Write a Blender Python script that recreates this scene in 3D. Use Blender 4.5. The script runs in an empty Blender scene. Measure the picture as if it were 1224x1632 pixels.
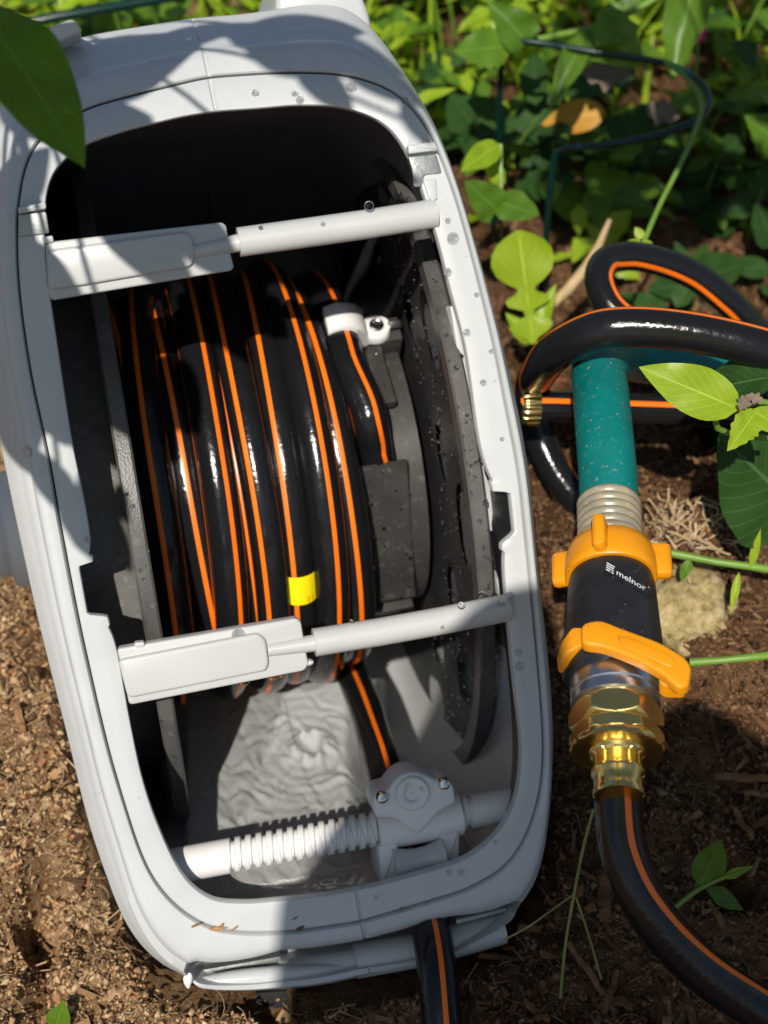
import bpy, bmesh, math, random
import numpy as np
from mathutils import Vector, Matrix

random.seed(7)
rng = np.random.default_rng(7)
SC = bpy.context.scene
COL = SC.collection

# ------------------------------------------------------------------ camera, sky, sun
H = 0.787                       # camera height over the mulch bed
PITCH = math.radians(48)        # looking down
FP = 2436.0                     # focal length in photo pixels (1224 x 1632)
PCX, PCY = 612.0, 816.0
CAM = np.array([0, 0, H])
RIGHT = np.array([1.0, 0, 0])
UP = np.array([0, math.sin(PITCH), math.cos(PITCH)])
BACK = np.array([0, -math.cos(PITCH), math.sin(PITCH)])
cd = bpy.data.cameras.new("camera")
cd.sensor_fit = 'VERTICAL'
cd.sensor_height = 36
cd.lens = 36 * FP / 1632
cd.clip_start = 0.02
cd.clip_end = 200
cam = bpy.data.objects.new("camera", cd)
COL.objects.link(cam)
cam.location = CAM
cam.rotation_euler = (math.pi / 2 - PITCH, 0, 0)
cd.dof.use_dof = True
cd.dof.focus_distance = 0.755
cd.dof.aperture_fstop = 53.7 / 6.8
SC.camera = cam

# reel frame: axes u (right), v (up), n (towards the viewer) in world space
def reel_frame(p=7.5, yaw=5.45, roll=8.5, d0=0.7714, pc=(450, 800)):
    O = np.array([(pc[0] - PCX) / FP * d0, (PCY - pc[1]) / FP * d0, -d0])
    c = -O / np.linalg.norm(O)
    x = np.array([1, 0, 0.0]); x -= x @ c * c; x /= np.linalg.norm(x); y = np.cross(c, x)
    p, yw, r = np.radians([p, yaw, roll]); s, co = np.sin, np.cos
    V = np.array([0, co(p), s(p)]); U = np.array([co(yw), s(p) * s(yw), -s(yw) * co(p)]); N = np.cross(U, V)
    R = np.array([[co(r), -s(r), 0], [s(r), co(r), 0], [0, 0, 1]])
    M = np.array([x, y, c]).T @ R @ np.array([U, V, N]).T
    A = np.array([RIGHT, UP, BACK]).T
    return CAM + A @ O, A @ M
RO, RM = reel_frame()
SUN_BOX = np.array([-0.265, 0.28, 1.0]); SUN_BOX /= np.linalg.norm(SUN_BOX)
SUN = RM @ SUN_BOX
sl = bpy.data.lights.new("sun", 'SUN')
sl.energy = 5.0
sl.angle = math.radians(0.53)
sl.color = (1.0, 0.94, 0.85)
sun = bpy.data.objects.new("sun", sl)
COL.objects.link(sun)
sun.rotation_euler = Vector(SUN).to_track_quat('Z', 'Y').to_euler()
sun.location = SUN * 5
W = bpy.data.worlds.new("World")
SC.world = W
W.use_nodes = True
wn = W.node_tree
sky = wn.nodes.new("ShaderNodeTexSky")
sky.sky_type = 'NISHITA'
sky.sun_disc = False
sky.sun_elevation = math.asin(SUN[2])
sky.sun_rotation = math.atan2(SUN[0], SUN[1])
wn.nodes["Background"].inputs[1].default_value = 0.075
wn.links.new(sky.outputs[0], wn.nodes["Background"].inputs[0])
SC.view_settings.view_transform = 'Standard'
SC.view_settings.look = 'None'
SC.view_settings.exposure = 0.0
SC.view_settings.gamma = 1.0
SC.view_settings.use_curve_mapping = False
SC.cycles.max_bounces = 10
SC.cycles.transparent_max_bounces = 16

# ------------------------------------------------------------------ pixel geometry
def raydir(px, py):
    return RIGHT * (px - PCX) / FP + UP * (PCY - py) / FP - BACK
def P(px, py, d):               # world point seen at a pixel at depth d
    return CAM + raydir(px, py) * d
def G(px, py, z=0.0):           # world point seen at a pixel on the plane at height z
    r = raydir(px, py); return CAM + r * ((z - H) / r[2])
def toworld(q): return RO + RM @ np.asarray(q, float)
def tobox(w): return RM.T @ (np.asarray(w, float) - RO)
def F(px, py, n=0.0):           # box coordinates of the pixel on the plane n
    r = raydir(px, py); Nn = RM[:, 2]
    t = (n + (RO - CAM) @ Nn) / (r @ Nn)
    return tobox(CAM + r * t)
def nf(v):                      # the face of the reel curves back at the top and a little at the bottom
    return -3.0 * max(0, v - 0.125) ** 2 - 2.0 * max(0, -0.215 - v) ** 2
def FS(px, py, off=0.0):
    n = 0.0
    for _ in range(6):
        q = F(px, py, n + off); n = nf(q[1])
    return q
AV, AN = -0.012, -0.222         # drum axis
def CYL(px, py, R):             # (u, angle) where the pixel meets a cylinder round the drum axis
    o = tobox(CAM); d = RM.T @ raydir(px, py)
    ov, on = o[1] - AV, o[2] - AN
    a = d[1] ** 2 + d[2] ** 2; b = ov * d[1] + on * d[2]; c = ov ** 2 + on ** 2 - R * R
    disc = max(b * b - a * c, 0)
    t = (-b - math.sqrt(disc)) / a
    q = o + d * t
    return q[0], math.atan2(q[1] - AV, q[2] - AN)
def cyl(u, phi, R): return np.array([u, AV + R * math.sin(phi), AN + R * math.cos(phi)])

# ------------------------------------------------------------------ materials
def mat(name): 
    m = bpy.data.materials.new(name); m.use_nodes = True
    return m, m.node_tree.nodes, m.node_tree.links, m.node_tree.nodes["Principled BSDF"]
def node(ns, t, **k):
    n = ns.new(t)
    for a, b in k.items(): setattr(n, a, b)
    return n
def noise(ns, ln, scale, detail=4, rough=.6, vec=None, coord='Object'):
    tc = node(ns, "ShaderNodeTexCoord"); n = node(ns, "ShaderNodeTexNoise")
    n.inputs["Scale"].default_value = scale; n.inputs["Detail"].default_value = detail; n.inputs["Roughness"].default_value = rough
    ln.new(vec or tc.outputs[coord], n.inputs["Vector"])
    return n
def ramp(ns, ln, src, stops):
    r = node(ns, "ShaderNodeValToRGB"); e = r.color_ramp.elements
    while len(e) < len(stops): e.new(0.5)
    for x, (p, c) in zip(e, stops): x.position = p; x.color = (*c, 1) if len(c) == 3 else c
    ln.new(src, r.inputs[0]); return r
def bump(ns, ln, src, b, strength=.3, dist=.001):
    k = node(ns, "ShaderNodeBump"); k.inputs["Strength"].default_value = strength; k.inputs["Distance"].default_value = dist
    ln.new(src, k.inputs["Height"]); ln.new(k.outputs[0], b.inputs["Normal"]); return k
def plastic(name, c, rough=.4, var=.08, scale=60, bs=.08, spec=.5, dirt=None, dirt_amt=.62, dscale=140):
    m, ns, ln, b = mat(name)
    n = noise(ns, ln, scale, 5)
    lo = tuple(x * (1 - var) for x in c); hi = tuple(min(1, x * (1 + var)) for x in c)
    r = ramp(ns, ln, n.outputs[0], [(.3, lo), (.7, hi)])
    out = r.outputs[0]
    if dirt:
        n2 = noise(ns, ln, dscale, 8, .75)
        k = ramp(ns, ln, n2.outputs[0], [(dirt_amt, (0, 0, 0)), (dirt_amt + .06, (1, 1, 1))])
        mx = node(ns, "ShaderNodeMixRGB"); ln.new(k.outputs[0], mx.inputs[0]); ln.new(out, mx.inputs[1]); mx.inputs[2].default_value = (*dirt, 1)
        out = mx.outputs[0]
    ln.new(out, b.inputs["Base Color"])
    n3 = noise(ns, ln, 25, 3); rr = node(ns, "ShaderNodeMapRange")
    rr.inputs[3].default_value = rough * .75; rr.inputs[4].default_value = rough * 1.25
    ln.new(n3.outputs[0], rr.inputs[0]); ln.new(rr.outputs[0], b.inputs["Roughness"])
    b.inputs["Specular IOR Level"].default_value = spec
    n4 = noise(ns, ln, 900, 3); bump(ns, ln, n4.outputs[0], b, bs, .0006)
    return m
M = {}
M['grey'] = plastic('grey_plastic', (.49, .505, .505), .31, .045, 30, .05, dirt=(.34, .31, .27), dirt_amt=.63)
M['greyin'] = plastic('grey_plastic_inside', (.46, .47, .47), .3, .05, 30, .06)
M['white'] = plastic('white_plastic', (.47, .475, .465), .3, .03, 40, .03)
M['nylon'] = plastic('nylon', (.70, .69, .675), .3, .04, 60, .05)
M['nylon'].node_tree.nodes["Principled BSDF"].inputs["Subsurface Weight"].default_value = .25
M['nylon'].node_tree.nodes["Principled BSDF"].inputs["Subsurface Radius"].default_value = (.004, .004, .004)
M['drum'] = plastic('dark_drum_plastic', (.045, .042, .039), .36, .25, 45, .25, dirt=(.085, .08, .075), dirt_amt=.56)
M['flange'] = plastic('wet_flange_plastic', (.085, .08, .075), .34, .25, 45, .25, dirt=(.12, .115, .11), dirt_amt=.57)
M['lip'] = plastic('worn_drum_plastic', (.145, .14, .132), .45, .2, 45, .4, dirt=(.22, .21, .2), dirt_amt=.55)
M['liner'] = plastic('liner_plastic_shaded', (.13, .13, .135), .45, .15, 40, .2)  # shell grey darkened to carry the interior's shade
M['black'] = plastic('black_plastic', (.018, .018, .019), .4, .2, 60, .1)
M['valve'] = plastic('black_valve_plastic', (.013, .013, .015), .45, .3, 80, .2, dirt=(.12, .09, .06), dirt_amt=.6)
M['yellow'] = plastic('amber_plastic', (.72, .27, .002), .42, .1, 60, .1, dirt=(.32, .11, .005), dirt_amt=.62)
M['tag'] = plastic('yellow_tag_vinyl', (.95, .76, .005), .35, .03, 30, .05)
M['print'] = plastic('orange_print', (.85, .28, .01), .5)
M['letter'] = plastic('white_print', (.62, .64, .66), .5)
M['wire'] = plastic('green_coated_wire', (.0015, .022, .018), .25, .1, 60, .1)
M['orange'] = plastic('orange_stripe', (.92, .175, .008), .33, .06, 80, .05)
def hose_black():
    m, ns, ln, b = mat('black_hose_vinyl')
    b.inputs["Base Color"].default_value = (.0095, .0095, .0105, 1)
    b.inputs["Specular IOR Level"].default_value = .4
    uv = node(ns, "ShaderNodeUVMap"); mp = node(ns, "ShaderNodeMapping"); mp.inputs["Scale"].default_value = (24, 330, 1)
    ln.new(uv.outputs[0], mp.inputs[0])
    ck = node(ns, "ShaderNodeTexVoronoi"); ck.inputs["Scale"].default_value = 1.0; ln.new(mp.outputs[0], ck.inputs[0])
    n1 = noise(ns, ln, 420, 4)
    ad = node(ns, "ShaderNodeMath", operation='MULTIPLY_ADD'); ln.new(ck.outputs[0], ad.inputs[0]); ad.inputs[1].default_value = .45; ln.new(n1.outputs[0], ad.inputs[2])
    bump(ns, ln, ad.outputs[0], b, .28, .0006)
    n2 = noise(ns, ln, 60, 5); r = ramp(ns, ln, n2.outputs[0], [(.35, (.1,) * 3), (.7, (.24,) * 3)]); ln.new(r.outputs[0], b.inputs["Roughness"])
    return m
M['hose'] = hose_black()
M['teal'] = plastic('teal_hose_rubber', (.0, .15, .14), .5, .15, 60, .2, .35, dirt=(.42, .3, .18), dirt_amt=.6, dscale=330)
M['spring'] = plastic('clear_ribbed_sleeve', (.27, .24, .17), .3, .25, 90, .2, dirt=(.42, .3, .18), dirt_amt=.56)
def metal(name, c, rough, bs=.1):
    m, ns, ln, b = mat(name)
    b.inputs["Metallic"].default_value = 1; b.inputs["Roughness"].default_value = rough
    n = noise(ns, ln, 90, 6); r = ramp(ns, ln, n.outputs[0], [(.3, tuple(x * .75 for x in c)), (.7, c)]); ln.new(r.outputs[0], b.inputs["Base Color"])
    n4 = noise(ns, ln, 300, 4); bump(ns, ln, n4.outputs[0], b, bs, .0005)
    return m
M['brass'] = metal('brass', (.95, .70, .25), .24, .03)
M['steel'] = metal('galvanised_steel', (.42, .44, .44), .55, .5)
M['chrome'] = metal('screw_steel', (.68, .68, .68), .2, .1)
M['silver'] = metal('silver_ring', (.55, .58, .62), .3, .05)
def clear_water(name):
    # shallow clear water; a milky share is added to stand in for ripple light
    m, ns, ln, b = mat(name)
    b.inputs["Base Color"].default_value = (.76, .78, .77, 1); b.inputs["Roughness"].default_value = .05; b.inputs["IOR"].default_value = 1.33; b.inputs["Specular IOR Level"].default_value = .5; b.inputs["Coat Weight"].default_value = 1; b.inputs["Coat Roughness"].default_value = .02
    t = node(ns, "ShaderNodeBsdfTransparent"); mx = node(ns, "ShaderNodeMixShader"); mx.inputs[0].default_value = .45
    ln.new(t.outputs[0], mx.inputs[1]); ln.new(b.outputs[0], mx.inputs[2]); ln.new(mx.outputs[0], ns["Material Output"].inputs[0])
    return m
def water_mat(name, film=False):
    m, ns, ln, b = mat(name)
    out = ns["Material Output"]
    tr = node(ns, "ShaderNodeBsdfTransparent"); gl = node(ns, "ShaderNodeBsdfGlossy"); fr = node(ns, "ShaderNodeFresnel"); mx = node(ns, "ShaderNodeMixShader")
    gl.inputs["Roughness"].default_value = .03 if not film else .06; fr.inputs[0].default_value = 1.4 if not film else 1.4
    tr.inputs[0].default_value = (.97, .98, .98, 1)
    ln.new(fr.outputs[0], mx.inputs[0]); ln.new(tr.outputs[0], mx.inputs[1]); ln.new(gl.outputs[0], mx.inputs[2]); ln.new(mx.outputs[0], out.inputs[0])
    ns.remove(b); return m
M['water'] = clear_water('clear_water')
def drop_mat():
    m, ns, ln, b = mat('water_drop')
    b.inputs["Transmission Weight"].default_value = 1; b.inputs["IOR"].default_value = 1.33; b.inputs["Roughness"].default_value = .02
    b.inputs["Base Color"].default_value = (1, 1, 1, 1); return m
M['drop'] = drop_mat()
def leaf_mat(name, dark, light, trans, rough=.38, tw=.4, spec=.4):
    m, ns, ln, b = mat(name); b.inputs['Specular IOR Level'].default_value = spec
    uv = node(ns, "ShaderNodeUVMap"); sp = node(ns, "ShaderNodeSeparateXYZ"); ln.new(uv.outputs[0], sp.inputs[0])
    def mth(op, a, bb=None, c=None):
        k = node(ns, "ShaderNodeMath", operation=op)
        for i, x in enumerate((a, bb, c)):
            if x is None: continue
            if isinstance(x, (int, float)): k.inputs[i].default_value = x
            else: ln.new(x, k.inputs[i])
        return k.outputs[0]
    au = mth('ABSOLUTE', mth('SUBTRACT', sp.outputs[0], .5))
    mid = mth('LESS_THAN', au, .016)
    ve = mth('GREATER_THAN', mth('SINE', mth('MULTIPLY', mth('SUBTRACT', sp.outputs[1], mth('MULTIPLY', au, .75)), 52.0)), .955)
    vein = mth('MAXIMUM', mid, mth('MULTIPLY', ve, .5))
    oi = node(ns, "ShaderNodeObjectInfo")
    n = noise(ns, ln, 3.0, 5, coord='Generated')
    f = mth('MULTIPLY_ADD', n.outputs[0], .7, mth('MULTIPLY', oi.outputs["Random"], .5))
    r = ramp(ns, ln, f, [(.2, dark), (.85, light)])
    mx = node(ns, "ShaderNodeMixRGB"); ln.new(mth('MULTIPLY', vein, .55), mx.inputs[0]); ln.new(r.outputs[0], mx.inputs[1]); mx.inputs[2].default_value = (*[min(1, x * 1.8 + .04) for x in light], 1)
    ln.new(mx.outputs[0], b.inputs["Base Color"]); b.inputs["Roughness"].default_value = rough
    bk = node(ns, "ShaderNodeBump"); bk.inputs["Strength"].default_value = .35; bk.inputs["Distance"].default_value = .001
    ln.new(mth('SUBTRACT', mth('MULTIPLY', n.outputs[0], 1.0), vein), bk.inputs["Height"]); ln.new(bk.outputs[0], b.inputs["Normal"])
    t = node(ns, "ShaderNodeBsdfTranslucent")
    tm = node(ns, "ShaderNodeMixRGB", blend_type='MULTIPLY'); tm.inputs[0].default_value = .55; tm.inputs[1].default_value = (*trans, 1); ln.new(r.outputs[0], tm.inputs[2])
    t.inputs[0].default_value = (*trans, 1)
    ms = node(ns, "ShaderNodeMixShader"); ms.inputs[0].default_value = tw
    ln.new(b.outputs[0], ms.inputs[1]); ln.new(t.outputs[0], ms.inputs[2]); ln.new(ms.outputs[0], ns["Material Output"].inputs[0])
    return m
M['leaf_mid'] = leaf_mat('weed_leaf', (.05, .13, .010), (.13, .25, .02), (.26, .42, .02))
M['leaf_bright'] = leaf_mat('young_leaf', (.20, .34, .010), (.38, .52, .03), (.46, .6, .02), .34, .42)
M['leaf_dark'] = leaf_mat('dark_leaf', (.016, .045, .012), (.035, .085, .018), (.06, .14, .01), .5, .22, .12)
M['leaf_gloss'] = leaf_mat('glossy_leaf', (.025, .085, .006), (.06, .17, .010), (.16, .34, .01), .2, .35)
M['leaf_yellow'] = leaf_mat('faded_leaf', (.42, .2, .02), (.55, .27, .02), (.5, .25, .02), .5, .3)
M['leaf_dry'] = leaf_mat('dry_leaf', (.10, .075, .055), (.2, .15, .11), (.15, .1, .06), .7, .15)
M['petal'] = leaf_mat('petal', (.55, .01, .13), (.7, .02, .2), (.6, .02, .2), .5, .3)
M['stem'] = plastic('green_stem', (.13, .24, .03), .45, .2, 60, .1)
M['stem_dry'] = plastic('dry_stem', (.45, .32, .17), .6, .2, 60, .3)
M['stem_dry2'] = plastic('withered_green_stem', (.2, .21, .06), .5, .25, 60, .2)
M['stem_dark'] = plastic('woody_stem', (.06, .05, .025), .6, .2, 60, .3)
def darker_right(ns, ln, col):
    # mulch on the right of the bed is a darker brown than the crumbs on the left
    g = node(ns, "ShaderNodeNewGeometry"); sp = node(ns, "ShaderNodeSeparateXYZ"); ln.new(g.outputs["Position"], sp.inputs[0])
    n = node(ns, "ShaderNodeTexNoise"); n.inputs["Scale"].default_value = 9; n.inputs["Detail"].default_value = 4; ln.new(g.outputs["Position"], n.inputs["Vector"])
    a = node(ns, "ShaderNodeMath", operation='MULTIPLY_ADD'); ln.new(n.outputs[0], a.inputs[0]); a.inputs[1].default_value = .22; ln.new(sp.outputs[0], a.inputs[2])
    r = node(ns, "ShaderNodeMapRange"); r.inputs[1].default_value = .02; r.inputs[2].default_value = .17; ln.new(a.outputs[0], r.inputs[0])
    mx = node(ns, "ShaderNodeMixRGB", blend_type='MULTIPLY'); ln.new(r.outputs[0], mx.inputs[0]); ln.new(col, mx.inputs[1]); mx.inputs[2].default_value = (.47, .40, .37, 1)
    return mx.outputs[0]
def soil_mat():
    m, ns, ln, b = mat('mulch_soil')
    n1 = noise(ns, ln, 9, 6, .6); n2 = noise(ns, ln, 160, 8, .75); n3 = noise(ns, ln, 620, 4, .7)
    a = node(ns, "ShaderNodeMath", operation='MULTIPLY_ADD'); ln.new(n2.outputs[0], a.inputs[0]); a.inputs[1].default_value = .8; ln.new(n1.outputs[0], a.inputs[2])
    r = ramp(ns, ln, a.outputs[0], [(.55, (.03, .015, .008)), (.78, (.14, .075, .035)), (.93, (.30, .175, .085)), (1.0, (.4, .26, .135))])
    ln.new(darker_right(ns, ln, r.outputs[0]), b.inputs["Base Color"]); b.inputs["Roughness"].default_value = .9; b.inputs["Specular IOR Level"].default_value = .2
    s = node(ns, "ShaderNodeMath", operation='ADD'); ln.new(n2.outputs[0], s.inputs[0]); ln.new(n3.outputs[0], s.inputs[1])
    bump(ns, ln, s.outputs[0], b, .9, .004); return m
M['soil'] = soil_mat()
def chip_mat(name, stops, rough=.85, darken=True):
    m, ns, ln, b = mat(name)
    g = node(ns, "ShaderNodeNewGeometry"); oi = node(ns, "ShaderNodeObjectInfo")
    ad = node(ns, "ShaderNodeMath", operation='ADD'); ln.new(g.outputs["Random Per Island"], ad.inputs[0]); ln.new(oi.outputs["Random"], ad.inputs[1])
    fr = node(ns, "ShaderNodeMath", operation='FRACT'); ln.new(ad.outputs[0], fr.inputs[0])
    r = ramp(ns, ln, fr.outputs[0], stops)
    n = noise(ns, ln, 260, 6, .7); mx = node(ns, "ShaderNodeMixRGB", blend_type='MULTIPLY'); mx.inputs[0].default_value = .75
    r2 = ramp(ns, ln, n.outputs[0], [(.25, (.35,) * 3), (.75, (1.3,) * 3)])
    ln.new(r.outputs[0], mx.inputs[1]); ln.new(r2.outputs[0], mx.inputs[2]); ln.new(darker_right(ns, ln, mx.outputs[0]) if darken else mx.outputs[0], b.inputs["Base Color"])
    b.inputs["Roughness"].default_value = rough; b.inputs["Specular IOR Level"].default_value = .25
    bump(ns, ln, n.outputs[0], b, .7, .0015); return m
M['chips'] = chip_mat('mulch_chips', [(0, (.035, .017, .009)), (.2, (.16, .083, .038)), (.45, (.33, .19, .09)), (.72, (.50, .32, .165)), (.9, (.62, .44, .25)), (1, (.46, .19, .065))])
M['wood'] = chip_mat('wood_splinter', [(0, (.2, .1, .05)), (.4, (.36, .19, .085)), (.75, (.46, .27, .13)), (1, (.5, .34, .2))])
M['fibre'] = chip_mat('root_fibre', [(0, (.3, .19, .1)), (1, (.55, .4, .24))])
M['root'] = chip_mat('pale_root', [(0, (.42, .28, .15)), (.7, (.6, .44, .26)), (1, (.68, .54, .36))], darken=False)
def moss_mat():
    m, ns, ln, b = mat('mossy_stone')
    n = noise(ns, ln, 110, 8, .75); r = ramp(ns, ln, n.outputs[0], [(.33, (.12, .085, .035)), (.46, (.36, .28, .11)), (.58, (.56, .43, .23)), (.7, (.62, .47, .28)), (.78, (.24, .13, .07))])
    ln.new(r.outputs[0], b.inputs["Base Color"]); b.inputs["Roughness"].default_value = .9
    bump(ns, ln, n.outputs[0], b, .9, .004); return m
M['moss'] = moss_mat()

# ------------------------------------------------------------------ object helpers
def link(o, parent=None):
    COL.objects.link(o)
    if parent: o.parent = parent
    return o
def tag(o, label=None, cat=None, group=None, kind=None):
    if label: o["label"] = label
    if cat: o["category"] = cat
    if group: o["group"] = group
    if kind: o["kind"] = kind
    return o
def empty(name, loc=(0, 0, 0), rot=None):
    o = bpy.data.objects.new(name, None); o.empty_display_size = .02
    mt = rot.to_4x4() if rot is not None else Matrix.Identity(4)
    mt.translation = Vector(loc); o.matrix_world = mt
    return link(o)
def finish(me, ms, smooth=True, angle=38):
    if not isinstance(ms, (list, tuple)): ms = [ms]
    for m in ms: me.materials.append(m)
    if smooth:
        me.polygons.foreach_set("use_smooth", [True] * len(me.polygons))
        if angle: me.set_sharp_from_angle(angle=math.radians(angle))
    me.update(); return me
def meshobj(name, verts, faces, m, parent=None, smooth=True, angle=38, mats=None, uv=None):
    me = bpy.data.meshes.new(name)
    me.from_pydata([tuple(map(float, v)) for v in verts], [], faces)
    if mats is not None: me.polygons.foreach_set("material_index", mats)
    if uv is not None:
        l = me.uv_layers.new(name="UVMap")
        idx = np.empty(len(me.loops), int); me.loops.foreach_get("vertex_index", idx)
        l.data.foreach_set("uv", np.asarray(uv, float)[idx].ravel())
    finish(me, m, smooth, angle)
    return link(bpy.data.objects.new(name, me), parent)
def bmobj(name, bm, m, parent=None, smooth=True, angle=38):
    bmesh.ops.recalc_face_normals(bm, faces=bm.faces)
    me = bpy.data.meshes.new(name); bm.to_mesh(me); bm.free(); finish(me, m, smooth, angle)
    return link(bpy.data.objects.new(name, me), parent)
def catmull(pts, n):
    pts = np.asarray(pts, float); k = len(pts)
    d = np.r_[0, np.cumsum(np.maximum(np.linalg.norm(np.diff(pts[:, :3], axis=0), axis=1), 1e-6) ** .5)]
    out = []
    q = np.vstack([2 * pts[0] - pts[1], pts, 2 * pts[-1] - pts[-2]])
    dd = np.r_[-(d[1] - d[0]), d, 2 * d[-1] - d[-2]]
    for t in np.linspace(0, d[-1], n):
        i = min(max(np.searchsorted(d, t, side='right') - 1, 0), k - 2)
        p0, p1, p2, p3 = q[i:i + 4]; t0, t1, t2, t3 = dd[i:i + 4]
        a1 = (t1 - t) / (t1 - t0) * p0 + (t - t0) / (t1 - t0) * p1
        a2 = (t2 - t) / (t2 - t1) * p1 + (t - t1) / (t2 - t1) * p2
        a3 = (t3 - t) / (t3 - t2) * p2 + (t - t2) / (t3 - t2) * p3
        b1 = (t2 - t) / (t2 - t0) * a1 + (t - t0) / (t2 - t0) * a2
        b2 = (t3 - t) / (t3 - t1) * a2 + (t - t1) / (t3 - t1) * a3
        out.append((t2 - t) / (t2 - t1) * b1 + (t - t1) / (t2 - t1) * b2)
    return np.array(out)
def tubegeo(path, r, segs=12, up=None, twist=None, caps=True):
    path = np.asarray(path, float); n = len(path)
    rr = np.full(n, r) if np.isscalar(r) else np.asarray(r)
    T = np.gradient(path, axis=0); T /= np.linalg.norm(T, axis=1)[:, None] + 1e-12
    a = np.array(up if up is not None else (0.13, 0.27, .95), float); a = a - a @ T[0] * T[0]; a /= np.linalg.norm(a)
    V, Fc, UVs = [], [], []; L = 0
    for i in range(n):
        if up is not None and twist is not None: a = np.array(up, float)
        a = a - a @ T[i] * T[i]; a /= np.linalg.norm(a); b = np.cross(T[i], a)
        if i: L += np.linalg.norm(path[i] - path[i - 1])
        tw = 0 if twist is None else (twist[i] if not np.isscalar(twist) else twist)
        for k in range(segs):
            th = 2 * math.pi * k / segs + tw
            V.append(path[i] + rr[i] * (math.cos(th) * a + math.sin(th) * b)); UVs.append((k / segs, L))
    for i in range(n - 1):
        for k in range(segs):
            k2 = (k + 1) % segs
            Fc.append((i * segs + k, i * segs + k2, (i + 1) * segs + k2, (i + 1) * segs + k))
    if caps:
        Fc.append(tuple(range(segs - 1, -1, -1))); Fc.append(tuple(range((n - 1) * segs, n * segs)))
    return V, Fc, UVs
def tube(name, path, r, m, parent=None, segs=12, n=None, up=None, twist=None):
    if n:
        if not np.isscalar(r): r = np.interp(np.linspace(0, 1, n), np.linspace(0, 1, len(r)), r)
        path = catmull(path, n)
    V, Fc, UVs = tubegeo(path, r, segs, up, twist)
    return meshobj(name, V, Fc, m, parent, uv=UVs, angle=50)
def striped(name, path, r, parent, segs=28, up=None, twist=0.0, ks=(0, 12, 19), widths=(3, 1, 1), n=None):
    if n: path = catmull(path, n)
    V, Fc, UVs = tubegeo(path, r, segs, up, np.full(len(path), twist) if np.isscalar(twist) else twist)
    on = set()
    for k, w in zip(ks, widths): on |= {(k + j) % segs for j in range(w)}
    nq = (len(path) - 1) * segs
    mi = [1 if (i < nq and i % segs in on) else 0 for i in range(len(Fc))]
    return meshobj(name, V, Fc, [M['hose'], M['orange']], parent, mats=mi, uv=UVs, angle=50)
def lathe(name, prof, m, parent=None, segs=40, axis=2, fn=None, cap=True):
    """prof: list of (w, r); fn(angle, w, r) -> r lets ribs and hexagons in."""
    V, Fc = [], []
    for w, r in prof:
        for k in range(segs):
            a = 2 * math.pi * k / segs; q = fn(a, w, r) if fn else r
            c = [q * math.cos(a), q * math.sin(a)]
            V.append((c[0], c[1], w) if axis == 2 else (w, c[0], c[1]))
    for i in range(len(prof) - 1):
        for k in range(segs):
            k2 = (k + 1) % segs; Fc.append((i * segs + k, i * segs + k2, (i + 1) * segs + k2, (i + 1) * segs + k))
    if cap:
        Fc.append(tuple(range(segs - 1, -1, -1))); Fc.append(tuple(range((len(prof) - 1) * segs, len(prof) * segs)))
    bm = bmesh.new(); vs = [bm.verts.new(v) for v in V]
    for f in Fc: bm.faces.new([vs[i] for i in f])
    return bmobj(name, bm, m, parent)
def prism(name, outline, n0, n1, m, parent=None, bevel=.0012, seg=2, tf=None):
    """closed outline [(u, v)], extruded from n0 to n1 and bevelled."""
    bm = bmesh.new()
    a = [bm.verts.new((p[0], p[1], n0)) for p in outline]; b = [bm.verts.new((p[0], p[1], n1)) for p in outline]
    bm.faces.new(a[::-1]); bm.faces.new(b); k = len(a)
    for i in range(k): bm.faces.new((a[i], a[(i + 1) % k], b[(i + 1) % k], b[i]))
    bmesh.ops.recalc_face_normals(bm, faces=bm.faces)
    if bevel: bmesh.ops.bevel(bm, geom=[e for e in bm.edges if all(abs(v.co.z - n1) < 1e-7 for v in e.verts)], offset=bevel, segments=seg, affect='EDGES', profile=.5)
    if tf is not None:
        for v in bm.verts: v.co = tf(v.co)
    return bmobj(name, bm, m, parent, angle=45)
def box(name, c, s, m, parent=None, bevel=.001, rot=None):
    bm = bmesh.new(); bmesh.ops.create_cube(bm, size=1)
    for v in bm.verts: v.co = Vector((v.co.x * s[0], v.co.y * s[1], v.co.z * s[2]))
    if bevel: bmesh.ops.bevel(bm, geom=bm.edges[:], offset=bevel, segments=2, affect='EDGES', profile=.5)
    R = rot or Matrix.Identity(3)
    for v in bm.verts: v.co = R @ v.co + Vector(c)
    return bmobj(name, bm, m, parent, angle=45)
def pxo(pts, n=0.0): return [tuple(F(x, y, n)[:2]) for x, y in pts]
def rounded(pts, r=.003, k=4):
    out = []; pts = [np.array(p, float) for p in pts]; n = len(pts)
    for i in range(n):
        a, b, c = pts[i - 1], pts[i], pts[(i + 1) % n]
        d1 = (a - b); d2 = (c - b); l1, l2 = np.linalg.norm(d1), np.linalg.norm(d2)
        rr = min(r, l1 * .45, l2 * .45); p1 = b + d1 / l1 * rr; p2 = b + d2 / l2 * rr
        for t in np.linspace(0, 1, k + 1): out.append((1 - t) ** 2 * p1 + 2 * t * (1 - t) * b + t * t * p2)
    return out

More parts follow.
